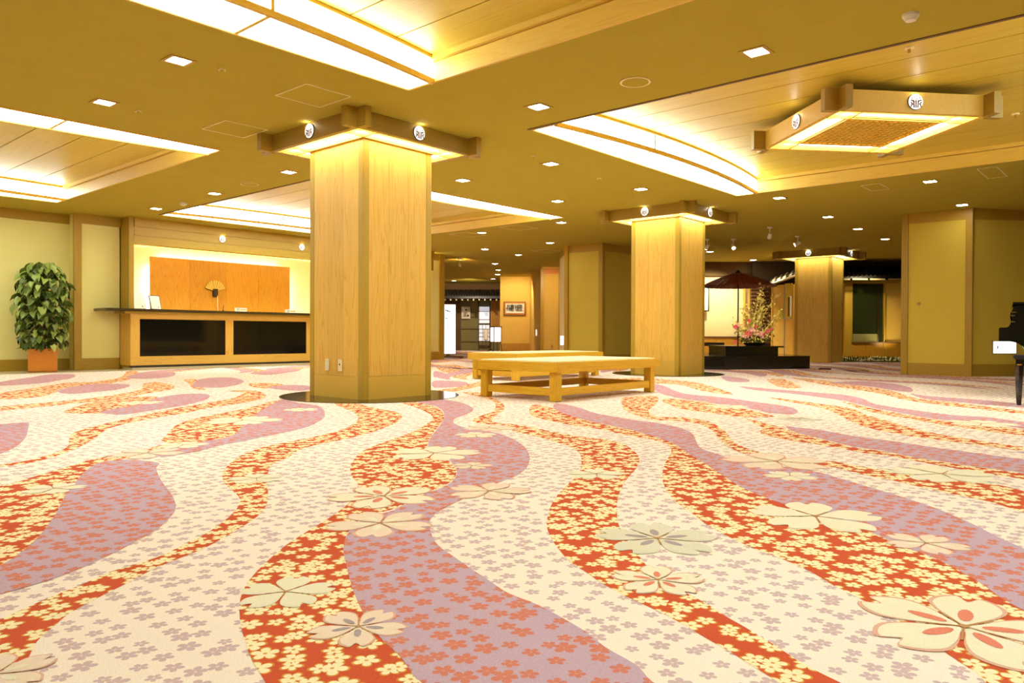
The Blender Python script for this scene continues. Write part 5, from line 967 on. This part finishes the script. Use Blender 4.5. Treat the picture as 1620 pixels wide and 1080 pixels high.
for k in range(51):
    if k % 7 in (0, 1, 3, 4, 5): bm = bmesh.new(); pb(bm, .085, .18, .12+k*.0249, .134+k*.0249, .722, .734); obj('black_key', bm, 'ink', pn)
bm = bmesh.new(); pb(bm, .18, .21, .1, 1.4, .70, .90); obj('fallboard', bm, 'piano', pn)
rim = [(.13, 0)]+[(.6, 0)]+[(.6+1.25*t_, 0+.75*(.5-.5*math.cos(PI*t_))) for t_ in [i/10 for i in range(1, 11)]]+[(1.95, 1.0), (1.93, 1.3), (1.75, 1.46), (1.5, 1.5), (.13, 1.5)]
bm = bmesh.new(); prism(bm, [q_(u, v) for u, v in rim[1:-1]+[(.6, 1.5)]], .62, .98); obj('rim', bm, 'piano', pn)
bm = bmesh.new(); prism(bm, [q_(u-.01, v) for u, v in rim], .985, 1.008); obj('lid', bm, 'piano', pn)
bm = bmesh.new(); pb(bm, .3, .33, .3, 1.2, 1.008, 1.02); obj('music_desk', bm, 'piano', pn)
for u, z in ((.10, .80), (.10, .865), (.11, .90)): bm = bmesh.new(); pb(bm, u, u+.04, -.003, .0, z, z+.006); obj('hinge', bm, 'brass', pn)
for u, v in ((.32, .14), (.32, 1.36), (1.55, .95)):
    bm = bmesh.new(); c = K+kx*u+ky*v; cyl(bm, (c.x, c.y), .035, .05, .6, 16, .07); obj('leg', bm, 'piano', pn); bm = bmesh.new(); cyl(bm, (c.x, c.y), .03, 0.003, .05, 12); obj('caster', bm, 'brass', pn)
bm = bmesh.new(); arc = [(.10, .6), (.16, .585), (.21, .55), (.235, .50), (.25, .44), (.40, .44), (.40, .6)]
lo = [bm.verts.new((*q_(u, .10), z)) for u, z in arc]; hi = [bm.verts.new((*q_(u, .18), z)) for u, z in arc]; bm.faces.new(lo); bm.faces.new(hi[::-1])
for i in range(len(arc)): bm.faces.new((lo[i], lo[(i+1) % len(arc)], hi[(i+1) % len(arc)], hi[i]))
obj('leg_bracket', bm, 'piano', pn)
Bn = P3(1603, 560, 7.12); Bn.z = 0; bn = thing('piano_bench', 'black padded piano bench in front of the piano at the right edge', 'stool', Bn)
def qb(u, v): r = Bn+kx*u+ky*v; return (r.x, r.y)
bm = bmesh.new(); prism(bm, [qb(0, 0), qb(.62, 0), qb(.62, .34), qb(0, .34)], .435, .475); bmesh.ops.bevel(bm, geom=bm.edges[:], offset=.012, segments=2, affect='EDGES'); obj('seat', bm, 'cush', bn) if 'cush' in M else obj('seat', bm, 'ink', bn)
bm = bmesh.new(); prism(bm, [qb(.02, .02), qb(.60, .02), qb(.60, .32), qb(.02, .32)], .37, .435); obj('apron', bm, 'piano', bn)
for u in (.05, .57):
    for v in (.05, .29): c = Bn+kx*u+ky*v; bm = bmesh.new(); cyl(bm, (c.x, c.y), .018, .003, .385, 4, .034); obj('leg', bm, 'piano', bn)
bm = bmesh.new(); c = Bn+kx*.05+ky*.05; cyl(bm, (c.x, c.y), .037, .38, .392, 12); obj('collar', bm, 'brass', bn)
# ------------------------------------------------------------------ shell beyond the view
for n_, bx in (('wall_near', (-7.65, 40, -9.15, -9, 0, H)), ('wall_far_left', (-7.65, -7.5, -9, 15, 0, H)), ('wall_outer_right', (39.9, 40, -9, 40, 0, H)), ('wall_outer_back', (13.5, 40, 39.9, 40, 0, H))):
    o = B(n_, 'wall', None, bx); o['kind'] = 'structure'
# spot lights in the far rooms, some added only to brighten them
light_spot(P3(1385, 426, 19.5), Vector((.55, .48, -1.0)), 120, 110, (1, .85, .5))  # added without a fitting, to brighten the shop front
lp = P3(1150, 385, 14.4); light_spot(lp, fc+Vector((0, 0, .35))-lp, 230, 42, (1, .93, .75))            # over the flowers
light_spot(P3(1140, 424, 20.4), Vector((.35, .35, -.9)), 200, 130, (1, .95, .7))          # washing the cream wall
light_spot(P3(1415, 548, 20.5), Vector((.5, .4, .8)), 18, 120, (1, .85, .45))
light_spot(P3(1230, 425, 19.2), Vector((.5, .4, -.9)), 90, 110)
light_spot(c_spot, Vector((.5, .5, .7)), 160, 130, (1, .62, .38))                # passage spotlight turned up at the ceiling
light_spot(P3(815, 443, 25.6), Vector((.6, .5, -.8)), 110, 130, (1, .85, .6))  # added to brighten the picture wall, no fitting here
light_spot(P3(745, 448, 27.6), Vector((.5, .6, -.6)), 260, 130, (1, .82, .6))  # added to lift the dark shop wall, no fitting
light_spot(P3(865, 432, 21.2), Vector((.6, .5, -.8)), 110, 130, (1, .78, .5))  # added for the orange wall, no fitting

# repeats carry one group each
for pre, g in (('sprinkler', 'round sprinkler heads on the ceiling'), ('ceiling_hatch', 'framed access hatches in the ceiling'), ('ceiling_speaker', 'round flush ceiling speakers'), ('spotlight', 'small stem-mounted ceiling spotlights'),
               ('lantern_frame', 'timber lantern frames round the column tops'), ('guide_lamp', 'small glowing wall guide lamps'), ('wall_outlet', 'small wall plates'), ('desk_sign', 'pale desk cards on the counter'), ('certificate_stand', 'framed certificates on the counter'), ('smoke_detector', 'ceiling smoke detectors')):
    for o in S.objects:
        if o.parent is None and o.name.split('.')[0] == pre: o['group'] = g
